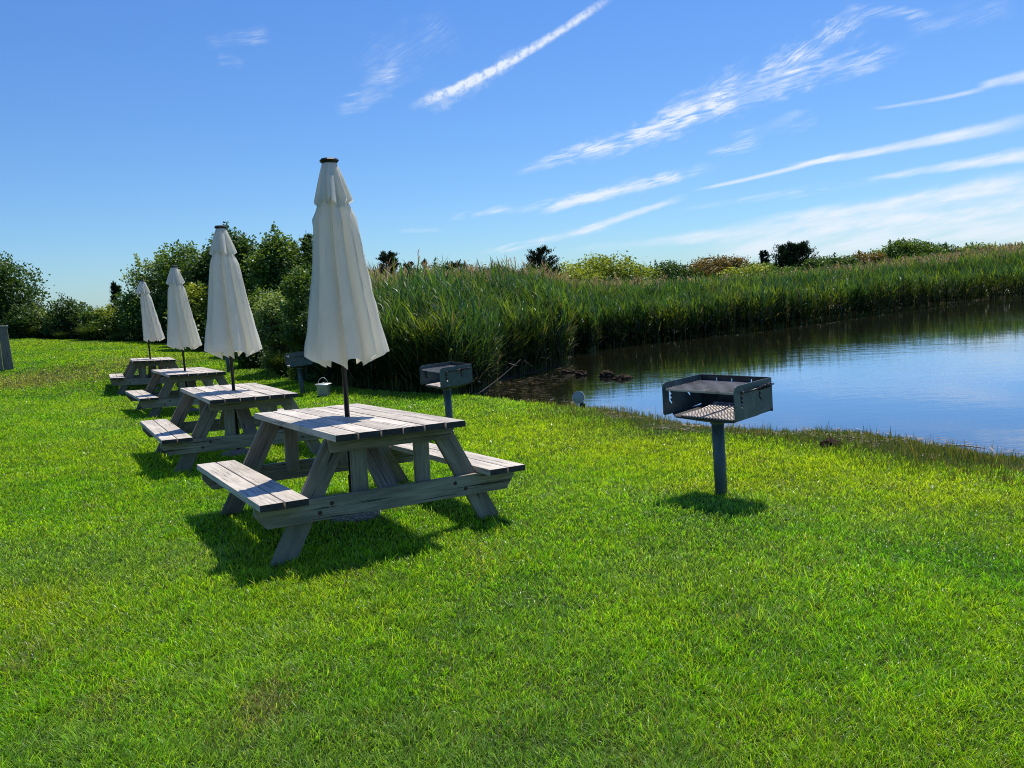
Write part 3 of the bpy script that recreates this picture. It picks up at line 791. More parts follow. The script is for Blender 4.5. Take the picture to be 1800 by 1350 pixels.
# ------------------------------------------------------------------ rocks and drift
mt_rk, nt, out = material('wet_dark_rock')
tco = nt.n.new('ShaderNodeTexCoord').outputs['Object']
n1 = nt.noise(tco, 14, 5, .65)
principled(nt, out, Base_Color=nt.mix(nt.maprange(n1, .4, .7), (.022, .015, .010), (.10, .068, .040)), Roughness=.95, Specular_IOR_Level=.1, Normal=bump(nt, n1, 1, .03))
M_ROCK = mt_rk
def rock(name, px, py, z, sx_, sy_, sz_, seed, label, cat='rock', group=None):
    p = on_plane(px, py, z); bm = bmesh.new(); bmesh.ops.create_icosphere(bm, subdivisions=4, radius=1)
    r = random.Random(seed); o3 = Vector((r.uniform(0, 50),) * 3)
    from mathutils import noise as mn
    for v in bm.verts:
        k = 1 + .30 * (mn.fractal(v.co * 2.2 + o3, 1, 2, 5)) + .16 * mn.noise(v.co * 5 + o3); v.co = Vector((v.co.x * sx_, v.co.y * sy_, v.co.z * sz_)) * k
    o = link(name, bm_mesh(name, bm, True), M_ROCK); o.location = tuple(p); o.rotation_euler.z = r.uniform(-.3, .3)
    return tag(o, label, cat, group)
rock('rock', 1066, 662, WZ, .17, .14, .14, 1, 'dark lumpy rock in the pond with pale crest, left end of the pair', group='dark rocks by the inlet')
rock('rock', 1094, 666, WZ, .21, .13, .085, 2, 'long low dark rock trailing right in the pond', group='dark rocks by the inlet')
rock('rock', 1021, 660, WZ, .14, .12, .11, 3, 'small dark rock at the mouth of the muddy inlet', group='dark rocks by the inlet')
rock('rock', 998, 655, WZ, .16, .12, .09, 4, 'small flat rock against the reed stems at the inlet', group='dark rocks by the inlet')
pr = on_plane(1460, 787, -.22); rock('rock', 1460, 786, gz(pr[0], pr[1]) + .02, .10, .09, .085, 9, 'dark rounded rock on the near bank between lawn and water')

# ------------------------------------------------------------------ lawn grass
reed_front = [(476, 652), (520, 668), (600, 681), (700, 690), (800, 695), (850, 694)]
RF = []
for (px, py) in reed_front:
    q = on_plane(px, py, -.2)
    for _ in range(5): q = on_plane(px, py, gz(q[0], q[1]))
    RF.append(q[:2])
RF = np.array(RF)
LAWN_BACK = []
for (px, py) in [(-500, 588), (-200, 585), (0, 589), (100, 592), (200, 596), (290, 601), (330, 605)]:
    LAWN_BACK.append(at(px, py, 32 - max(0, px) * .008)[:2])
LAWN_BACK += [np.array([-8.6, 25.0]), np.array([-7.2, 22.0])]
LAWN = np.array([(-40, -4), *[tuple(p) for p in LAWN_BACK], *[tuple(p) for p in RF], *[tuple(POND[i]) for i in range(12)], (8.5, 6.2), (13, 3.5), (22, -2), (22, -4)])

def wedge_points(n, d0, d1, power, lat=.80):
    """random ground points in front of the place the photo was taken from, density falling with distance"""
    a = 2 - power
    u = rng.random(n); d_ = (d0 ** a + u * (d1 ** a - d0 ** a)) ** (1 / a)
    x = (rng.random(n) * 2 - 1) * lat * d_
    return x, d_
def vnoise(x, y, s, seed):
    r = np.random.default_rng(seed); G = r.random((64, 64)); fx, fy = x * s + 500, y * s + 500
    ix, iy = np.floor(fx).astype(int), np.floor(fy).astype(int); tx, ty = fx - ix, fy - iy
    tx = tx * tx * (3 - 2 * tx); ty = ty * ty * (3 - 2 * ty); ix %= 64; iy %= 64; jx, jy = (ix + 1) % 64, (iy + 1) % 64
    return (G[ix, iy] * (1 - tx) + G[jx, iy] * tx) * (1 - ty) + (G[ix, jy] * (1 - tx) + G[jx, jy] * tx) * ty

def fnoise(x, y, s, seed): return .5 * vnoise(x, y, s, seed) + .3 * vnoise(x, y, s * 2.1, seed + 1) + .2 * vnoise(x, y, s * 4.3, seed + 2)

def grass_object():
    # density falls with distance from where one stands; the strip is wide enough to walk a few steps to either side
    N = 2750000
    ye = np.linspace(.5, 36, 2000); dens = np.maximum(ye, 2.4) ** -1.35 * (.8 * ye + 2.6 * .7); cdf = np.cumsum(dens); cdf /= cdf[-1]
    y = np.interp(rng.random(N), cdf, ye); hw_ = .8 * y + 2.6 * .7; u_ = (rng.random(N) * 2 - 1) * hw_
    ex = np.abs(u_) - .8 * y; x = np.where(ex > 0, np.sign(u_) * (.8 * y + ex / .7), u_)
    keep = inside(LAWN, x, y); x, y = x[keep], y[keep]
    sd = pond_sd(x, y); keep = sd > (.30 + 1.35 * np.clip((x / y - .04) / .14, 0, 1)) * (.6 + .6 * fnoise(x, y, 1.3, 5) + .25 * rng.random(len(x))); x, y, sd = x[keep], y[keep], sd[keep]
    z = ground_z(x, y, sd); n = len(x); d_ = np.maximum(y * 1.06, np.hypot(np.clip(np.abs(x) - 2.4, 0, None), y))
    big = fnoise(x, y, .45, 10); med = fnoise(x, y, 1.6, 20); small = fnoise(x, y, 7, 30)
    # clumping: drop some blades in the thin spots
    keep = rng.random(n) < np.clip(.45 + 1.1 * small, .3, 1); x, y, z, d_, big, med, small, sd = [a[keep] for a in (x, y, z, d_, big, med, small, sd)]; n = len(x)
    L = (.022 + .026 * rng.random(n) + .022 * med + .03 * (small > .62) * rng.random(n)) * (1 + .9 * (rng.random(n) < .03))
    L *= .86 * np.clip(1.05 - (d_ - 6) * .010, .75, 1.1)
    wd = .0028 * (np.maximum(d_, 2.6) / 2.6) ** .88 * (.7 + .6 * rng.random(n))
    azm = rng.random(n) * 2 * pi + .0; flow = fnoise(x, y, 2.6, 77) * 6 * pi
    azm = np.where(rng.random(n) < .38, flow + rng.normal(0, .6, n), azm)
    el = np.radians(np.clip(rng.normal(62, 19, n), 10, 90)); bend = np.radians(rng.uniform(5, 95, n))
    g = np.array([.150, .40, .016]); yel = np.array([.38, .58, .022]); drk = np.array([.060, .24, .020]); dry = np.array([.42, .36, .14]); pale = np.array([.24, .34, .10])
    k = rng.random(n)[:, None]
    c = g * (1 - k) + yel * k
    yk = np.clip((big - .48) * 5 + (med - .5) * 2, 0, 1)[:, None]; c = c * (1 - .55 * yk) + yel * .55 * yk
    dk_ = np.clip((.44 - big) * 4 + (.45 - med) * 2.0, 0, 1)[:, None]; c = c * (1 - .5 * dk_) + drk * .5 * dk_
    pk = np.clip((fnoise(x, y, .8, 91) - .55) * 6, 0, 1)[:, None]; c = c * (1 - .45 * pk) + pale * .45 * pk
    rim = np.clip(1 - np.abs(sd - 2.7) / 1.5, 0, 1) * np.clip((x / y + .1) / .2, 0, 1) + 1.1 * np.clip(1 - np.hypot((x - 1.55) / .75, (y - 6.0) / .35), 0, 1) + .8 * np.clip(1 - np.hypot((x + 2.75) / .5, (y - 4.25) / .5), 0, 1)
    rim = np.clip(rim * (.5 + med), 0, 1)[:, None]; c = c * (1 - .7 * rim) + np.array([.48, .60, .02]) * .7 * rim
    dryp = rng.random(n) < .025 + .09 * np.clip((fnoise(x, y, 1.4, 55) - .6) * 8, 0, 1)
    # scorched spots: bare patches at known places
    for (px, py, rr, am) in ((465, 1240, .13, .6), (190, 1232, .10, .35), (50, 1162, .12, .4), (860, 985, .18, .3), (60, 673, 1.3, .75), (20, 672, 1.2, .7), (150, 678, 1.0, .5), (250, 627, 1.5, .6), (300, 680, .6, .2)):
        q = on_plane(px, py, float(gz(*on_plane(px, py, 0.05)[:2])))
        rr_ = np.hypot((x - q[0]) / rr, (y - q[1]) / (rr * (2.2 if py > 700 else 1.0))) + .5 * (small - .5)
        dryp |= rng.random(n) < am * np.clip(1.3 - rr_, 0, 1)
    c[dryp] = dry * (.6 + .6 * rng.random((dryp.sum(), 1)))
    # rough olive grass toward the water
    ek = np.clip((2.2 - sd) * 1.1, 0, 1)[:, None] * .6 * np.clip((x / y - .02) / .12, 0, 1)[:, None]; c = c * (1 - ek) + np.array([.11, .13, .03]) * ek
    c *= (.45 + .95 * rng.random((n, 1)) ** 1.3)
    L = L * (1 + .5 * np.clip(1.2 - sd, 0, 1))
    base = np.stack([x, y, z - .004], -1)
    tw = rng.random(n) * 2 * pi
    near = d_ < 6.5
    ps = []
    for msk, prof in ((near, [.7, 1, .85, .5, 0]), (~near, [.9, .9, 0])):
        ps.append(ribbons(base[msk], azm[msk], el[msk], bend[msk], L[msk], wd[msk], prof, c[msk] * .40, tw[msk], tipcol=np.minimum(c[msk] * 2.0, .85)))  # shade between blades painted in: colour dark at the root, bright at the tip
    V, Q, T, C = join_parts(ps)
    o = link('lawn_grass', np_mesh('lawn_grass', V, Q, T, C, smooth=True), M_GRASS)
    return tag(o, 'mown bright green lawn grass across the foreground', 'grass', kind='stuff')
grass_object()

def tall_fringe():
    # sparse taller sedge, dead stalks and litter between the lawn and the water
    ps = []
    n = 190000; x, y = wedge_points(n, 4.5, 16, 1.4, .85)
    sd = pond_sd(x, y); ok = inside(LAWN, x, y) | (sd < 0)
    keep = (sd > -.25) & (sd < 2.3) & ok & (x > .2) & (rng.random(n) < np.clip(1.9 - sd * .72, .08, 1) * np.where(sd < 0, .10, 1)); x, y, sd = x[keep], y[keep], sd[keep]; n = len(x)
    z = np.maximum(ground_z(x, y, sd), WZ - .05)
    L = (.025 + .065 * rng.random(n)) * (.15 + 1.5 * fnoise(x, y, 1.9, 3)) * np.where(rng.random(n) < .03, 2.2, 1) * np.where(rng.random(n) < .04, 1.7, 1)
    gk = (rng.random(n) < .25 + .9 * fnoise(x, y, .9, 63))[:, None]; c = np.where(gk, np.array([[.15, .22, .035]]), np.array([[.30, .24, .11]])) * (.5 + .8 * rng.random((n, 1)))
    ps.append(ribbons(np.stack([x, y, z], -1), rng.random(n) * 6.28, np.radians(rng.normal(80, 10, n)), np.radians(rng.uniform(0, 35, n)), L, .0065 * (.6 + rng.random(n)), [.8, .9, .6, 0], c, rng.random(n) * 6.28))
    # flat litter
    n = 60000; x, y = wedge_points(n, 4.5, 16, 1.4, .85); sd = pond_sd(x, y)
    keep = (np.abs(sd - .55) < .9) & (x > .2) & (fnoise(x, y, 1.2, 8) > .46); x, y, sd = x[keep], y[keep], sd[keep]; n = len(x)
    z = np.maximum(ground_z(x, y, sd), WZ) + .012
    c = np.array([[.46, .37, .29]]) * (.25 + 1.1 * rng.random((n, 1)))
    ps.append(ribbons(np.stack([x, y, z], -1), rng.random(n) * 6.28, np.radians(rng.uniform(0, 12, n)), np.zeros(n), .03 + .10 * rng.random(n), .008 + .01 * rng.random(n), [1, 1, 0], c, rng.random(n) * 6.28))
    V, Q, T, C = join_parts(ps)
    o = link('bank_sedge', np_mesh('bank_sedge', V, Q, T, C), M_REED)
    tag(o, 'olive sedge and pale litter along the near bank', 'sedge', kind='stuff')
tall_fringe()

# driftwood stick at the water's edge and a fallen cane before the reeds
mt_dr, nt, out = material('bleached_wood'); principled(nt, out, Base_Color=(.50, .45, .38), Roughness=.8)
mt_dd, nt, out = material('dull_cane'); principled(nt, out, Base_Color=(.10, .075, .06), Roughness=.9)
a, b = on_plane(1665, 783, WZ + .03), on_plane(1732, 788, WZ + .03)
bm = bmesh.new(); add_tube(bm, [a, (a + b) / 2 + np.array([0, .02, .01]), b], [.010, .009, .006], 8)
tag(link('driftwood_stick', bm_mesh('driftwood_stick', bm, True), mt_dr), 'pale bleached stick lying along the water at right', 'stick')
a = on_plane(838, 694, -.25); b = at(915, 632, float(a[1]) + 1.2)
bm = bmesh.new(); add_tube(bm, [a + (b - a) * t + np.array([0, 0, -.03 * sin(pi * t)]) for t in np.linspace(0, 1, 9)], [.011 - .007 * t for t in np.linspace(0, 1, 9)], 8)
tag(link('fallen_branch', bm_mesh('fallen_branch', bm, True), mt_dd), 'thin bare branch leaning out of the reeds over the mud', 'branch')

# ------------------------------------------------------------------ reeds
FARB = np.array([on_plane(*p, WZ)[:2] for p in far_px])            # far bank from right to the inlet
REED = np.array([tuple(p) for p in RF[2:]] + [tuple(p) for p in FARB[::-1]] + [(75, 70), (90, 110), (10, 95), (-4, 60), (-6, 40), (-6.5, 29), (-5.0, 20), (-3.9, 16.2)])
def reed_mesh(n, d0, d1, pw, maxback, leaves, lw, seed, hmul=1., front=0., push=0., hs=None, minback=0., lat0=-.55, lat1=.95, nseg=3, plume=.06):
    r = np.random.default_rng(seed)
    a_ = 2 - pw; u = r.random(n); Y = (d0 ** a_ + u * (d1 ** a_ - d0 ** a_)) ** (1 / a_); X = (lat0 + r.random(n) * (lat1 - lat0)) * Y
    sd = pond_sd(X, Y); back = np.minimum(dist_poly(RF, X, Y), np.abs(sd)) if False else None
    edge = dist_open(np.concatenate([RF, FARB[::-1]]), X, Y)
    wob = .9 * (fnoise(X, Y, .5, 9) - .5) + .35 * (fnoise(X, Y, 2.2, 19) - .5)
    keep = inside(REED, X, Y) & (edge > minback) & (edge < maxback) & (edge > .02 + .45 * wob)
    X, Y, edge = X[keep], Y[keep], edge[keep]; n = len(X)
    if push: k_ = np.clip(1.2 - edge, 0, 1) * push * (Y > 24.5); X, Y = X + .42 * k_, Y - .9 * k_
    z = np.maximum(ground_z(X, Y), WZ - .02)
    H = (1.50 + .35 * r.random(n) + .5 * (fnoise(X, Y, .33, 29) - .5) + .10 * np.clip(edge, 0, 3)) * hmul * (1 + .10 * np.clip((Y - 20) / 12, 0, 1))
    H *= .86 + .28 * fnoise(X, Y, 1.3, 49)
    H *= np.where(edge < .7, .78 + .22 * r.random(n), 1) * np.where(r.random(n) < .12, r.uniform(1.05, 1.22, n), 1)
    H *= np.where(Y > 23, np.interp(X / Y, [.03, .12, .365, .5, .62], hs or [1, .74, .80, .92, 1.04]), 1)
    if front: H *= 1 - front * np.clip(1.7 - edge, 0, 1.7) / 1.7 * np.clip(1 - pond_sd(X, Y) * 0 - np.clip(Y - 19, 0, 3) / 3, 0, 1)
    lean = r.normal(0, .05, n); la = r.random(n) * 6.28
    ps = []
    stem_c = np.array([[.10, .13, .04]]) * (.7 + .6 * r.random((n, 1)))
    base = np.stack([X, Y, z], -1)
    ps.append(ribbons(base, la, np.full(n, pi / 2) - np.abs(lean), np.full(n, .06), H * .98, np.full(n, .012 * lw), [1, .8, .5, 0], stem_c, r.random(n) * 6.28))
    # leaves
    k = leaves; I = np.repeat(np.arange(n), k); m_ = len(I)
    t = np.tile(np.linspace(.14, .98, k), n) + r.normal(0, .03, m_)
    el_s = (pi / 2 - np.abs(lean))[I]
    bp = base[I] + np.stack([np.cos(el_s) * np.cos(la[I]), np.cos(el_s) * np.sin(la[I]), np.sin(el_s)], -1) * (H[I] * t)[:, None]
    az = r.random(m_) * 2 * pi; wind = r.random(m_) < .35; az[wind] = r.normal(2.9, .7, wind.sum())
    L = (.34 + .26 * r.random(m_)) * (1.1 - .35 * np.abs(t - .6)) * (1 + .25 * (lw > 1.5))
    el = np.radians(r.normal(64, 11, m_)) + (t - .5) * .3; bend = np.radians(r.uniform(15, 100, m_)) * (1.15 - .5 * t)
    cl = fnoise(base[I][:, 0], base[I][:, 1], 1.3, 49); shade = (.14 + .98 * np.clip(t, 0, 1) ** 1.6) * (.55 + .9 * cl)  # leaf colour darkens toward the foot, painting in the bed's shade; clumps vary
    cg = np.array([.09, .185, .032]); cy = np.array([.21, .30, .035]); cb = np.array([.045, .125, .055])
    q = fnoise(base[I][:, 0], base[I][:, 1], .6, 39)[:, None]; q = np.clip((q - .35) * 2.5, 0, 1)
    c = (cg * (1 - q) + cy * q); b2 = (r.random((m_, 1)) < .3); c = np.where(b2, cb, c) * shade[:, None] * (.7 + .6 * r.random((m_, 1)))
    deadm = (r.random(m_) < .13 * (1.2 - t)); c[deadm] = np.array([.24, .20, .11]) * (.6 + .5 * r.random((deadm.sum(), 1)))
    prof = [.55, 1, .7, 0] if nseg == 3 else [.8, 1, 0]
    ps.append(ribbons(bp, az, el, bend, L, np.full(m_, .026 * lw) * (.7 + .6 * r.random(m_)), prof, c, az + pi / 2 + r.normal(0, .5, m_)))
    # plumes
    back = (edge > 1.6) & (r.random(n) < plume * np.clip(edge / 3, .3, 3)); J = np.repeat(np.where(back)[0], 13); m2 = len(J)
    if m2:
        el_s = (pi / 2 - np.abs(lean))[J]; tt = .98 + r.random(m2) * .16
        bp = base[J] + np.stack([np.cos(el_s) * np.cos(la[J]), np.cos(el_s) * np.sin(la[J]), np.sin(el_s)], -1) * (H[J] * tt)[:, None]
        c = np.array([[.50, .36, .30]]) * (.6 + .7 * r.random((m2, 1)))
        ps.append(ribbons(bp, r.random(m2) * 6.28, np.radians(r.uniform(35, 85, m2)), np.radians(r.uniform(0, 60, m2)), .12 + .14 * r.random(m2), np.full(m2, .018 * lw), [1, .8, 0], c, r.random(m2) * 6.28))
    return join_parts(ps)
def dist_open(line, x, y):
    best = np.full(len(x), 1e9)
    for a, b in zip(line, line[1:]):
        ab = b - a; t = np.clip(((x - a[0]) * ab[0] + (y - a[1]) * ab[1]) / (ab @ ab), 0, 1)
        best = np.minimum(best, np.hypot(x - a[0] - t * ab[0], y - a[1] - t * ab[1]))
    return best
parts = [reed_mesh(44000, 12, 30, 1.3, 3.2, 15, 1.0, 1, lat1=.35, front=.22, hmul=.95),
         reed_mesh(18000, 14, 34, 1.2, 14, 10, 1.3, 2, minback=3.0, lat1=.4, hmul=.92, plume=.45),
         reed_mesh(95000, 20, 60, 1.3, 2.6, 12, 1.4, 3, lat0=.02, nseg=2, hmul=.86, push=1.3, hs=[.9, .76, .82, .90, .95]),
         reed_mesh(30000, 24, 95, 1.3, 12, 8, 1.9, 4, minback=2.4, lat0=.0, nseg=2, plume=.35, hmul=.84, hs=[.92, .70, .76, .86, .94]),
         reed_mesh(14000, 30, 100, 1.1, 60, 6, 3.2, 5, minback=11, lat0=-.25, nseg=2, plume=.9, hmul=.80, hs=[.95, .68, .74, .84, .92])]
V, Q, T, C = join_parts(parts)
print('reeds', len(V), len(Q), len(T))
tag(link('reeds', np_mesh('reeds', V, Q, T, C), M_REED), 'dense tall green reed bed with brown plumes round the pond', 'reeds', kind='stuff')

# litter of dead reed on the mud of the inlet
n = 2000
x = rng.uniform(-1.5, 2.5, n); y = rng.uniform(12.5, 20.5, n); sd = pond_sd(x, y)
MUD = np.array([on_plane(*p, WZ)[:2] for p in ((820, 700), (850, 672), (905, 655), (960, 640), (1000, 630), (1010, 660), (975, 680), (1005, 700), (985, 716), (900, 708))])
kk = inside(MUD, x, y) & (fnoise(x, y, 1.2, 14) > .38 + .0 * x); x, y = x[kk], y[kk]; n = len(x)
c = np.where(rng.random((n, 1)) < .35, np.array([[.30, .24, .16]]), np.array([[.10, .07, .045]])) * (.5 + .8 * rng.random((n, 1)))
fx = []
for i in range(len(FARB) - 4):
    for _ in range(int(np.linalg.norm(FARB[i + 1] - FARB[i]) * 5)):
        if fnoise(np.array([FARB[i][0] + _ * .2]), np.array([3.]), .5, 71)[0] > .5: fx.append(FARB[i] + (FARB[i + 1] - FARB[i]) * rng.random() + np.array([.5, -1.1]) * (1.35 + .5 * rng.random()))
fx = np.array(fx); x = np.concatenate([x, fx[:, 0]]); y = np.concatenate([y, fx[:, 1]]); c = np.concatenate([c, np.full((len(fx), 3), .55)]); n = len(x)
V, Q, T, C = ribbons(np.stack([x, y, np.maximum(ground_z(x, y), WZ) + .006 + .015 * rng.random(n)], -1), rng.normal(.1, .9, n), np.radians(rng.uniform(-1, 8, n)), np.zeros(n), .05 + .22 * rng.random(n), .006 + .010 * rng.random(n), [1, 1, 0], c, rng.normal(1.8, .6, n))
tag(link('reed_litter', np_mesh('reed_litter', V, Q, T, C), M_REED), 'brown dead reed litter floating on the muddy inlet', 'litter', kind='stuff')

# ------------------------------------------------------------------ shrubs and trees
def leaf_cloud(centers, size, col, r, aspect=.55, up=.3):
    n = len(centers)
    nr = r.normal(0, 1, (n, 3)); nr[:, 2] = np.abs(nr[:, 2]) + up; nr /= np.linalg.norm(nr, axis=1)[:, None]
    t = r.normal(0, 1, (n, 3)); t -= (t * nr).sum(1)[:, None] * nr; t /= np.linalg.norm(t, axis=1)[:, None]
    b = np.cross(nr, t); s = (size * (.6 + .8 * r.random(n)))[:, None]
    V = np.stack([centers - t * s * .5, centers + b * s * aspect * .5 - t * s * .05, centers + t * s * .5, centers - b * s * aspect * .5 - t * s * .05], 1).reshape(-1, 3)
    Q = np.arange(n * 4).reshape(n, 4); C = np.repeat(col, 4, 0)
    return V, Q, np.zeros((0, 3), int), C

def crown_points(r, n, W_, D_, H_, z0, lobes, fluff=.22, gap=.5):
    """lobed, uneven crown: points near the surface of many overlapping lobes plus a thinner fill"""
    lc = []; 
    for i in range(lobes):
        a = r.random() * 2 * pi; q = math.sqrt(r.random()); zz = r.random() ** .75
        env = math.sqrt(max(.08, 1 - (max(0, zz - .35) / .68) ** 2)) * (.72 + .28 * min(1, zz / .25))
        rl = (.17 + .15 * r.random()) * min(W_, H_)
        lc.append((cos(a) * q * (W_ / 2) * env * .82, sin(a) * q * (D_ / 2) * env * .82, z0 + zz * (H_ - rl * .6), rl))
    lc = np.array(lc); I = r.choice(lobes, n, p=lc[:, 3] ** 2 / (lc[:, 3] ** 2).sum())
    d_ = r.normal(0, 1, (n, 3)); d_ /= np.linalg.norm(d_, axis=1)[:, None]
    rad = lc[I, 3] * (1 + r.normal(0, fluff, n)) * np.where(r.random(n) < .25, r.random(n), 1)
    # twig scale clusters
    tw = r.normal(0, 1, (lobes * 14, 3)); tw /= np.linalg.norm(tw, axis=1)[:, None]
    P = lc[I, :3] + d_ * rad[:, None] * np.array([1, 1, .85])
    clus = np.sin(P[:, 0] * 7 + 3 * np.sin(P[:, 2] * 5)) * np.cos(P[:, 1] * 6 + 2 * np.sin(P[:, 0] * 4)) + .7 * np.sin(P[:, 2] * 9 + P[:, 0] * 3)
    keep = (clus > -gap) | (r.random(n) < .35)
    return P[keep], lc, I[keep]

def tree(name, label, cat, base, W_, H_, D_=None, n=9000, leaf=.11, cols=((.035, .075, .02), (.075, .13, .03)), lobes=26, seed=1, group=None, clear=.06, fluff=.2, gap=.5, twigs=0, mat=None, aspect=.55):
    r = np.random.default_rng(seed); D_ = D_ or W_
    bx0, by0, bz0 = base
    root = empty(name, (bx0, by0, bz0)); root.rotation_euler.z = r.random() * .2
    tag(root, label, cat, group)
    P, lc, I = crown_points(r, n, W_, D_, H_ * (1 - clear), H_ * clear, lobes, fluff, gap)
    P = P[P[:, 2] > .02]
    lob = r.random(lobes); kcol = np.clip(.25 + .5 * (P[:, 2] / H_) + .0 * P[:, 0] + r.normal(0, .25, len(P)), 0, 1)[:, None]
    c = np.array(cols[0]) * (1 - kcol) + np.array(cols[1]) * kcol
    c = c * (.75 + .7 * r.random((len(P), 1)))
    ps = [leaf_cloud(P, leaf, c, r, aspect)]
    sprigs = []
    if twigs:                                     # thin shoots standing out of the outline, each with its own leaves
        hi = lc[np.argsort(-(lc[:, 2] + lc[:, 3]))][:max(6, lobes // 2)]
        for _ in range(twigs):
            l0 = hi[r.integers(len(hi))]; a = r.random() * 6.28
            p0 = np.array([l0[0], l0[1], l0[2] + l0[3] * .6]); p1 = p0 + np.array([cos(a) * .25, sin(a) * .25, 1]) * (.25 + .38 * r.random()) * min(1, H_ / 3) * 1.2
            sprigs.append((p0, p1)); m_ = 34
            tt = .25 + .8 * r.random((m_, 1)); q = p0 + (p1 - p0) * tt + r.normal(0, .055, (m_, 3)) * (1.3 - .6 * tt)
            ps.append(leaf_cloud(q, leaf * .9, np.array(cols[1]) * (.8 + .5 * r.random((m_, 1))), r, aspect))
    V, Q, T, C = join_parts(ps)
    link('crown', np_mesh('crown', V, Q, None, C), mat or M_LEAF, root)
    bm = bmesh.new(); k = 4 if H_ > 1.5 else 3
    top = V3(r.normal(0, .06) * W_, 0, H_ * .55); tr_ = .022 * H_ + .012
    add_tube(bm, [(0, 0, -.15), (r.normal(0, .03), r.normal(0, .03), H_ * .22), tuple(top)], [tr_ * 1.25, tr_, tr_ * .4], 8)
    for l0 in lc[r.choice(lobes, min(lobes, 9), replace=False)]:
        s0 = V3(0, 0, H_ * r.uniform(.06, .3)); e0 = V3(*l0[:3]); md = (s0 + e0) / 2 + V3(0, 0, .08 * H_)
        add_tube(bm, [s0, md, e0], [tr_ * .5, tr_ * .32, tr_ * .1], 6)
    
    link('trunk', bm_mesh('trunk', bm, True), M_BARK, root)
    return root

def base_at(px, py, dep):
    p = at(px, py, dep); return (float(p[0]), float(p[1]), gz(p[0], p[1]) - .05)
def top_height(px, top, dep, b):
    p = at(px, top, dep); return float(p[2]) - b[2]
DG = ((.028, .070, .020), (.085, .155, .032)); MG = ((.050, .115, .022), (.15, .24, .04)); PG = ((.10, .17, .06), (.27, .36, .11)); YG = ((.12, .19, .03), (.34, .40, .055)); BR = ((.10, .09, .03), (.24, .17, .05))
SPECS = [  # name, label, px, top_y, dep, width px, colours, n, leaf, twigs, lobes, gap
    ('broadleaf_tree', 'tall dense dark broadleaf tree cut by the left edge', 6, 448, 33, 118, DG, 19000, .13, 5, 34, .45),
    ('shrub', 'loose pale-leaved shrub right of the tall left tree', 82, 545, 32.5, 62, PG, 6000, .10, 6, 18, .3),
    ('round_shrub', 'dark rounded shrub with open trunks left of the pale bushes', 132, 530, 32, 80, DG, 8000, .10, 7, 20, .5),
    ('shrub', 'yellow-green loose shrub between dark round shrub and small umbrella', 196, 542, 31.5, 78, YG, 7000, .10, 5, 20, .25),
    ('shrub', 'mid-green shrub behind the farthest umbrella', 250, 512, 31, 84, MG, 8000, .10, 8, 22, .4),
    ('tree', 'airy tree with thin grey-green top between the two small umbrellas', 284, 452, 31.5, 90, PG, 7000, .11, 14, 22, .15),
    ('tree', 'mid-green tree behind the third umbrella', 336, 434, 31, 92, MG, 13000, .12, 10, 28, .4),
    ('tree', 'dark green tree left of the second umbrella top', 384, 442, 29, 80, DG, 12000, .12, 6, 26, .45),
    ('tree', 'tallest leafy tree with sparse shoots right of the second umbrella', 432, 414, 28, 96, DG, 15000, .12, 12, 30, .4),
    ('tree', 'bushy tree directly left of the front umbrella', 492, 412, 27, 100, MG, 15000, .12, 6, 30, .45),
    ('tree', 'dark leafy tree hidden behind the front umbrella canopy', 560, 420, 27, 110, DG, 13000, .12, 6, 28, .45),
    ('tree', 'lower dark tree right behind the front umbrella', 622, 470, 27, 80, DG, 9000, .12, 4, 24, .45),
    ('shrub', 'light green shrub under the tall trees between third and second umbrella', 345, 505, 26.5, 70, YG, 8000, .10, 3, 20, .35),
    ('shrub', 'bright vine-covered shrub right of the second umbrella', 470, 520, 23.5, 92, MG, 11000, .09, 4, 24, .35),
    ('shrub', 'shrub with fresh yellow tips low behind the second umbrella', 425, 548, 24.0, 100, MG, 9000, .09, 3, 22, .35),
    ('shrub', 'leafy shrub beside the third grill with reed-like shoots', 515, 560, 20.5, 66, PG, 9000, .08, 4, 20, .35),
    ('shrub', 'dark low shrub filling under the trees behind third umbrella', 300, 548, 30, 70, DG, 7000, .10, 3, 20, .4),
    ('shrub', 'dark low shrub at the shaded end of the lawn', 375, 560, 26, 90, DG, 9000, .10, 3, 20, .4),
    ('shrub', 'dim shrub behind the second umbrella hem', 455, 590, 21.5, 80, DG, 8000, .09, 3, 20, .45),
    ('shrub', 'leafy light green shrub just left of the front umbrella, before the dark trees', 535, 478, 18.5, 70, MG, 11000, .07, 6, 24, .3),
    ('shrub', 'twiggy shrub between the third grill and the bright vine-covered shrub', 488, 512, 20, 70, PG, 9000, .08, 6, 22, .2),
    ('shrub', 'dark leafy shrub behind the galvanized bucket', 575, 500, 17.5, 70, DG, 9000, .08, 4, 22, .4),
    ('shrub', 'small dark shrub behind the loose pale shrub', 45, 540, 31.5, 60, DG, 5000, .10, 3, 16, .4),
    ('shrub', 'small mid-green shrub by the round dark shrub', 170, 545, 31, 50, MG, 5000, .10, 3, 16, .4)]
for i, (nm, lab, px, top, dep, wpx, cols, n, leaf, tw, lobes, gap) in enumerate(SPECS):
    b = base_at(px, 600, dep); H_ = top_height(px, top, dep, b); W_ = wpx / FPX * dep
    tree(nm, lab, 'tree' if 'tree' in nm else 'shrub', b, W_ * 1.12, H_, min(W_ * 1.1, 3.2), int(n * 1.5), leaf, cols, lobes, 100 + i, 'trees and shrubs behind the lawn', clear=.03, twigs=tw, gap=gap)

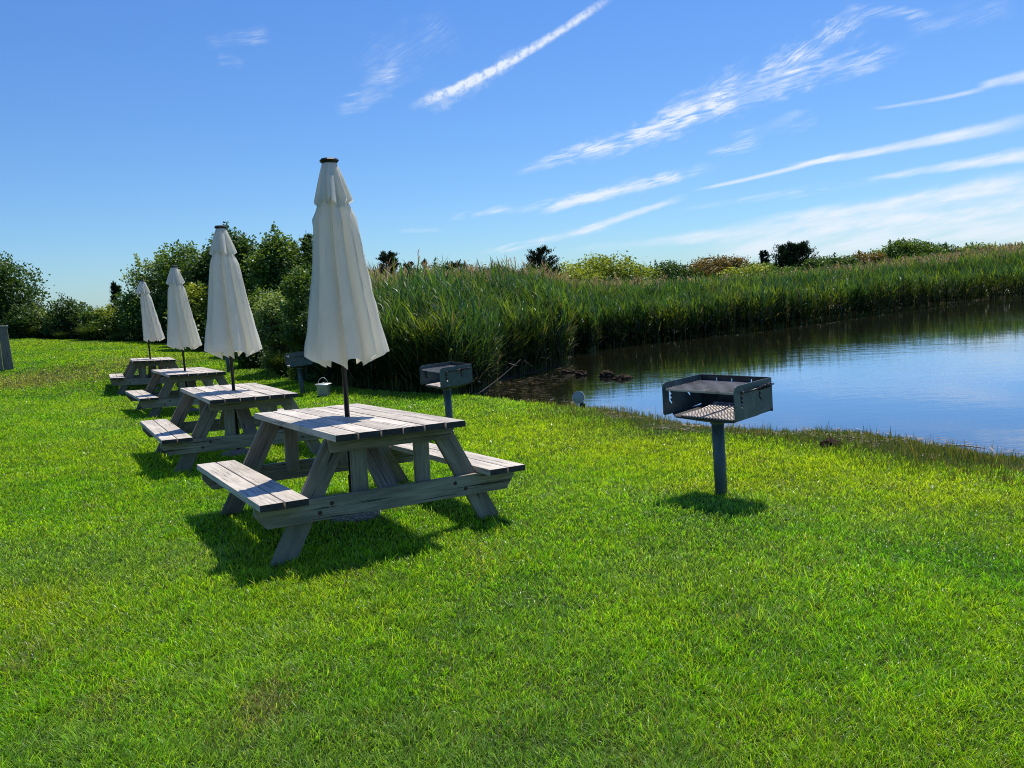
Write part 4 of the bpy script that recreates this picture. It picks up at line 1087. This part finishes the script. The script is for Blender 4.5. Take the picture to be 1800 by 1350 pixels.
# low filler shrubs on the horizon behind the reeds
FARS = [('bushy_mound', 'yellow-green bushy mound right of the lone cedar', 1060, 452, 52, 150, YG, 9000, .16, 8, 30, .3),
        ('bushy_mound', 'dark bushy mound left of the brownish bushes', 1175, 462, 55, 90, DG, 5000, .16, 3, 20, .3),
        ('bushy_mound', 'brownish-topped bushy mound in the middle of the far shore', 1262, 452, 56, 140, BR, 8000, .16, 6, 26, .3),
        ('bushy_mound', 'yellow bush before the brownish mound', 1320, 466, 50, 90, YG, 5000, .15, 4, 20, .3),
        ('bushy_mound', 'low olive bush between brown mound and dark pine', 1352, 462, 60, 60, MG, 4000, .16, 4, 14, .3),
        ('bushy_mound', 'rounded olive scrub immediately right of the lone broad cedar', 1010, 466, 50, 80, YG, 5000, .15, 4, 22, .3),
    ('bushy_mound', 'brown-green scrub between the low wide cedar and the flat-topped cedar', 835, 474, 46, 90, BR, 5000, .14, 4, 20, .3),
    ('bushy_mound', 'dark green scrub at the right foot of the dark pine', 1430, 456, 64, 70, DG, 4000, .16, 4, 18, .3),
    ('bushy_mound', 'long low olive scrub joining the two mounds in the middle', 1130, 470, 58, 120, MG, 6000, .16, 6, 26, .3),
    ('bushy_mound', 'low reddish-olive scrub between dark pine and green bush', 1520, 444, 70, 90, BR, 5000, .18, 8, 20, .3),
    ('bushy_mound', 'pale scrub between the spiky cedar and the low wide cedar', 760, 478, 44, 110, PG, 5000, .14, 8, 22, .2),
    ('bushy_mound', 'low brown-green scrub at the foot of the lone cedar', 925, 476, 42, 110, BR, 5000, .14, 6, 22, .2),
    ('bushy_mound', 'low dark scrub right of the dark pine', 1462, 450, 68, 90, DG, 5000, .18, 12, 20, .2),
        ('bushy_mound', 'green rounded bush among plumes at far right', 1583, 424, 72, 110, MG, 7000, .18, 6, 24, .3),
        ('bushy_mound', 'small dark bush right of the green rounded bush', 1648, 430, 76, 50, DG, 3000, .18, 6, 12, .3),
        ('bushy_mound', 'grey-green thin bush near the far right plumes', 1715, 430, 76, 80, PG, 4000, .18, 8, 18, .2),
        ('bushy_mound', 'low dark scrub behind plumes left of the lone cedar', 790, 466, 48, 100, DG, 5000, .15, 8, 20, .3),
        ('bushy_mound', 'small dark bush nearest the left of the lone cedar', 872, 472, 50, 60, DG, 3500, .15, 5, 14, .3)]
for i, (nm, lab, px, top, dep, wpx, cols, n, leaf, tw, lobes, gap) in enumerate(FARS):
    b = base_at(px, 500, dep); H_ = top_height(px, top, dep, b); W_ = wpx / FPX * dep
    tree(nm, lab, 'bush', b, W_ * 1.6, H_ * .97, 4., int(n * 3.3), leaf * 1.05, cols, int(lobes * 2.2), 300 + i, 'bushes beyond the reeds', clear=.03, twigs=tw // 2, gap=.8)

def cedar(label, px, top, dep, wpx, seed, lean=0., n_br=90, bushy=.5, spray=52):
    r = np.random.default_rng(seed); b = base_at(px, 500, dep); H_ = top_height(px, top, dep, b); W_ = wpx / FPX * dep
    root = empty('cedar_tree', b); tag(root, label, 'cedar', 'dark cedars beyond the reeds')
    bm = bmesh.new(); tp = V3(lean * H_, 0, H_ * .97); add_tube(bm, [(0, 0, -.2), (lean * H_ * .3, .03, H_ * .45), tuple(tp)], [.022 * H_ + .02, .014 * H_ + .01, .008], 8)
    P = []; Cc = []; D = []
    for i in range(n_br):
        t = .12 + .86 * r.random(); a = r.random() * 6.28
        env = (1 - t) ** bushy * (.55 + .45 * min(1, t / .3)) * (.6 + .5 * r.random())
        L_ = W_ * .52 * env + .08 * H_ * .3; s0 = np.array([lean * H_ * t, 0, H_ * t * .92])
        e0 = s0 + np.array([cos(a) * L_, sin(a) * L_, L_ * r.uniform(.15, .75)])
        add_tube(bm, [V3(*s0), V3(*((s0 + e0) / 2 + np.array([0, 0, -.04 * L_]))), V3(*e0)], [.02, .012, .004], 5, False)
        m_ = spray; q = r.random((m_, 1)) ** .6; p = s0 + (e0 - s0) * q + r.normal(0, 1, (m_, 3)) * np.array([.055, .055, .045]) * (.6 + L_ * .9)
        P.append(p); D.append(np.tile(a, m_))
    P = np.concatenate(P); D = np.concatenate(D) + r.normal(0, .8, len(P)); n = len(P)
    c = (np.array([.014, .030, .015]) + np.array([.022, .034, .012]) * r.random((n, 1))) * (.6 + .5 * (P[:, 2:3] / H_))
    V, Q, T, C = ribbons(P, D, np.radians(r.normal(48, 20, n)), np.radians(r.uniform(-20, 30, n)), (.10 + .12 * r.random(n)) * (dep / 45) ** .5, np.full(n, .050) * (dep / 45) ** .6, [.7, 1, 0], c, r.random(n) * 6.28)
    link('crown', np_mesh('crown', V, Q, T, C), M_NEEDLE, root)
    link('trunk', bm_mesh('trunk', bm, True), M_BARK, root)
cedar('broad dark cedar standing alone above the reeds in the middle', 958, 430, 44, 88, 1, -.06, 150, .42, 60)
cedar('spiky dark cedar just right of the front umbrella', 692, 438, 42, 84, 2, -.05, 150, .5)
cedar('smaller dark cedar touching the spiky one right of the front umbrella', 716, 456, 42.5, 44, 3, .04, 70, .5)
cedar('tiny thin cedar with a single tip above the plumes', 752, 451, 44, 30, 4, 0, 44, .6)
cedar('tiny cedar left of the single-tipped one', 733, 462, 44, 34, 5, 0, 44, .6)
cedar('low wide cedar among plumes left of centre', 800, 459, 46, 70, 6, .02, 80, .35)
cedar('flat-topped small cedar left of the lone broad cedar', 870, 466, 48, 56, 7, 0, 60, .3)
cedar('large dark rounded pine at the right above the far reeds', 1395, 430, 66, 86, 8, 0, 170, .28, 70)
cedar('thin leaning dark cedar left of the rounded pine', 1350, 437, 66, 34, 9, -.10, 50, .6)
cedar('short dark cedar right of the green rounded bush', 1625, 424, 76, 34, 10, .05, 50, .6)
cedar('small dark cedar tip among bushes left of the front umbrella', 527, 408, 27.5, 26, 11, -.05, 60, .9)
cedar('dark cedar tip hidden half by the front umbrella', 552, 398, 27, 34, 12, -.03, 80, .9)
cedar('thin cedar top over the shrubs left of the farthest umbrella', 200, 492, 34, 28, 13, .03, 50, .9)
cedar('tiny dark cedar on top of the yellow-green mound', 1068, 447, 56, 26, 14, 0, 40, .5)

# ornamental grass clumps along the lawn's back edge
def clump(px, py, wpx, hpx, dep, seed, label):
    r = np.random.default_rng(seed); b = base_at(px, py, dep); n = 900; Rr = wpx / FPX * dep / 2; H_ = hpx / FPX * dep
    a = r.random(n) * 6.28; q = r.random(n) ** .5 * Rr * .35
    P = np.stack([np.cos(a) * q, np.sin(a) * q, np.zeros(n)], -1)
    c = np.array([.10, .16, .035]) * (.6 + .7 * r.random((n, 1)))
    V, Q, T, C = ribbons(P, a + r.normal(0, .4, n), np.radians(r.normal(72, 9, n)), np.radians(r.uniform(20, 100, n)), H_ * (1.0 + .5 * r.random(n)), np.full(n, .022), [.8, .9, .7, .4, 0], c * .7, r.random(n) * 6.28, tipcol=c * 1.3)
    o = link('grass_clump', np_mesh('grass_clump', V, Q, T, C), M_REED); o.location = (b[0], b[1], b[2] + .04)
    tag(o, label, 'ornamental grass', 'ornamental grass clumps at the back of the lawn')
clump(158, 592, 40, 24, 30.5, 1, 'bright rounded ornamental grass clump, most upright, right of the dark shrub')
clump(52, 588, 42, 18, 31.5, 2, 'wide ornamental grass clump under the tall left tree')
clump(108, 591, 34, 12, 31.2, 3, 'low ornamental grass clump between the wide and the bright ones')
clump(208, 596, 40, 12, 30.2, 4, 'low dull ornamental grass clump left of the farthest umbrella')
clump(8, 578, 30, 22, 31.5, 5, 'ornamental grass clump above the boards at the left edge')
clump(497, 660, 30, 36, 19.5, 6, 'yellow-green grass clump at the foot of the third grill')

# ------------------------------------------------------------------ render settings
scene.render.engine = 'CYCLES'
scene.view_settings.view_transform = 'Standard'; scene.view_settings.look = 'None'; scene.view_settings.exposure = 0; scene.view_settings.gamma = 1
scene.cycles.max_bounces = 8; scene.cycles.diffuse_bounces = 3; scene.cycles.glossy_bounces = 3; scene.cycles.transmission_bounces = 4; scene.cycles.transparent_max_bounces = 4
scene.cycles.use_denoising = True; scene.cycles.denoising_prefilter = 'NONE'; scene.cycles.filter_width = 1.0
scene.cycles.caustics_reflective = False; scene.cycles.caustics_refractive = False
scene.render.resolution_x = 1024; scene.render.resolution_y = 768
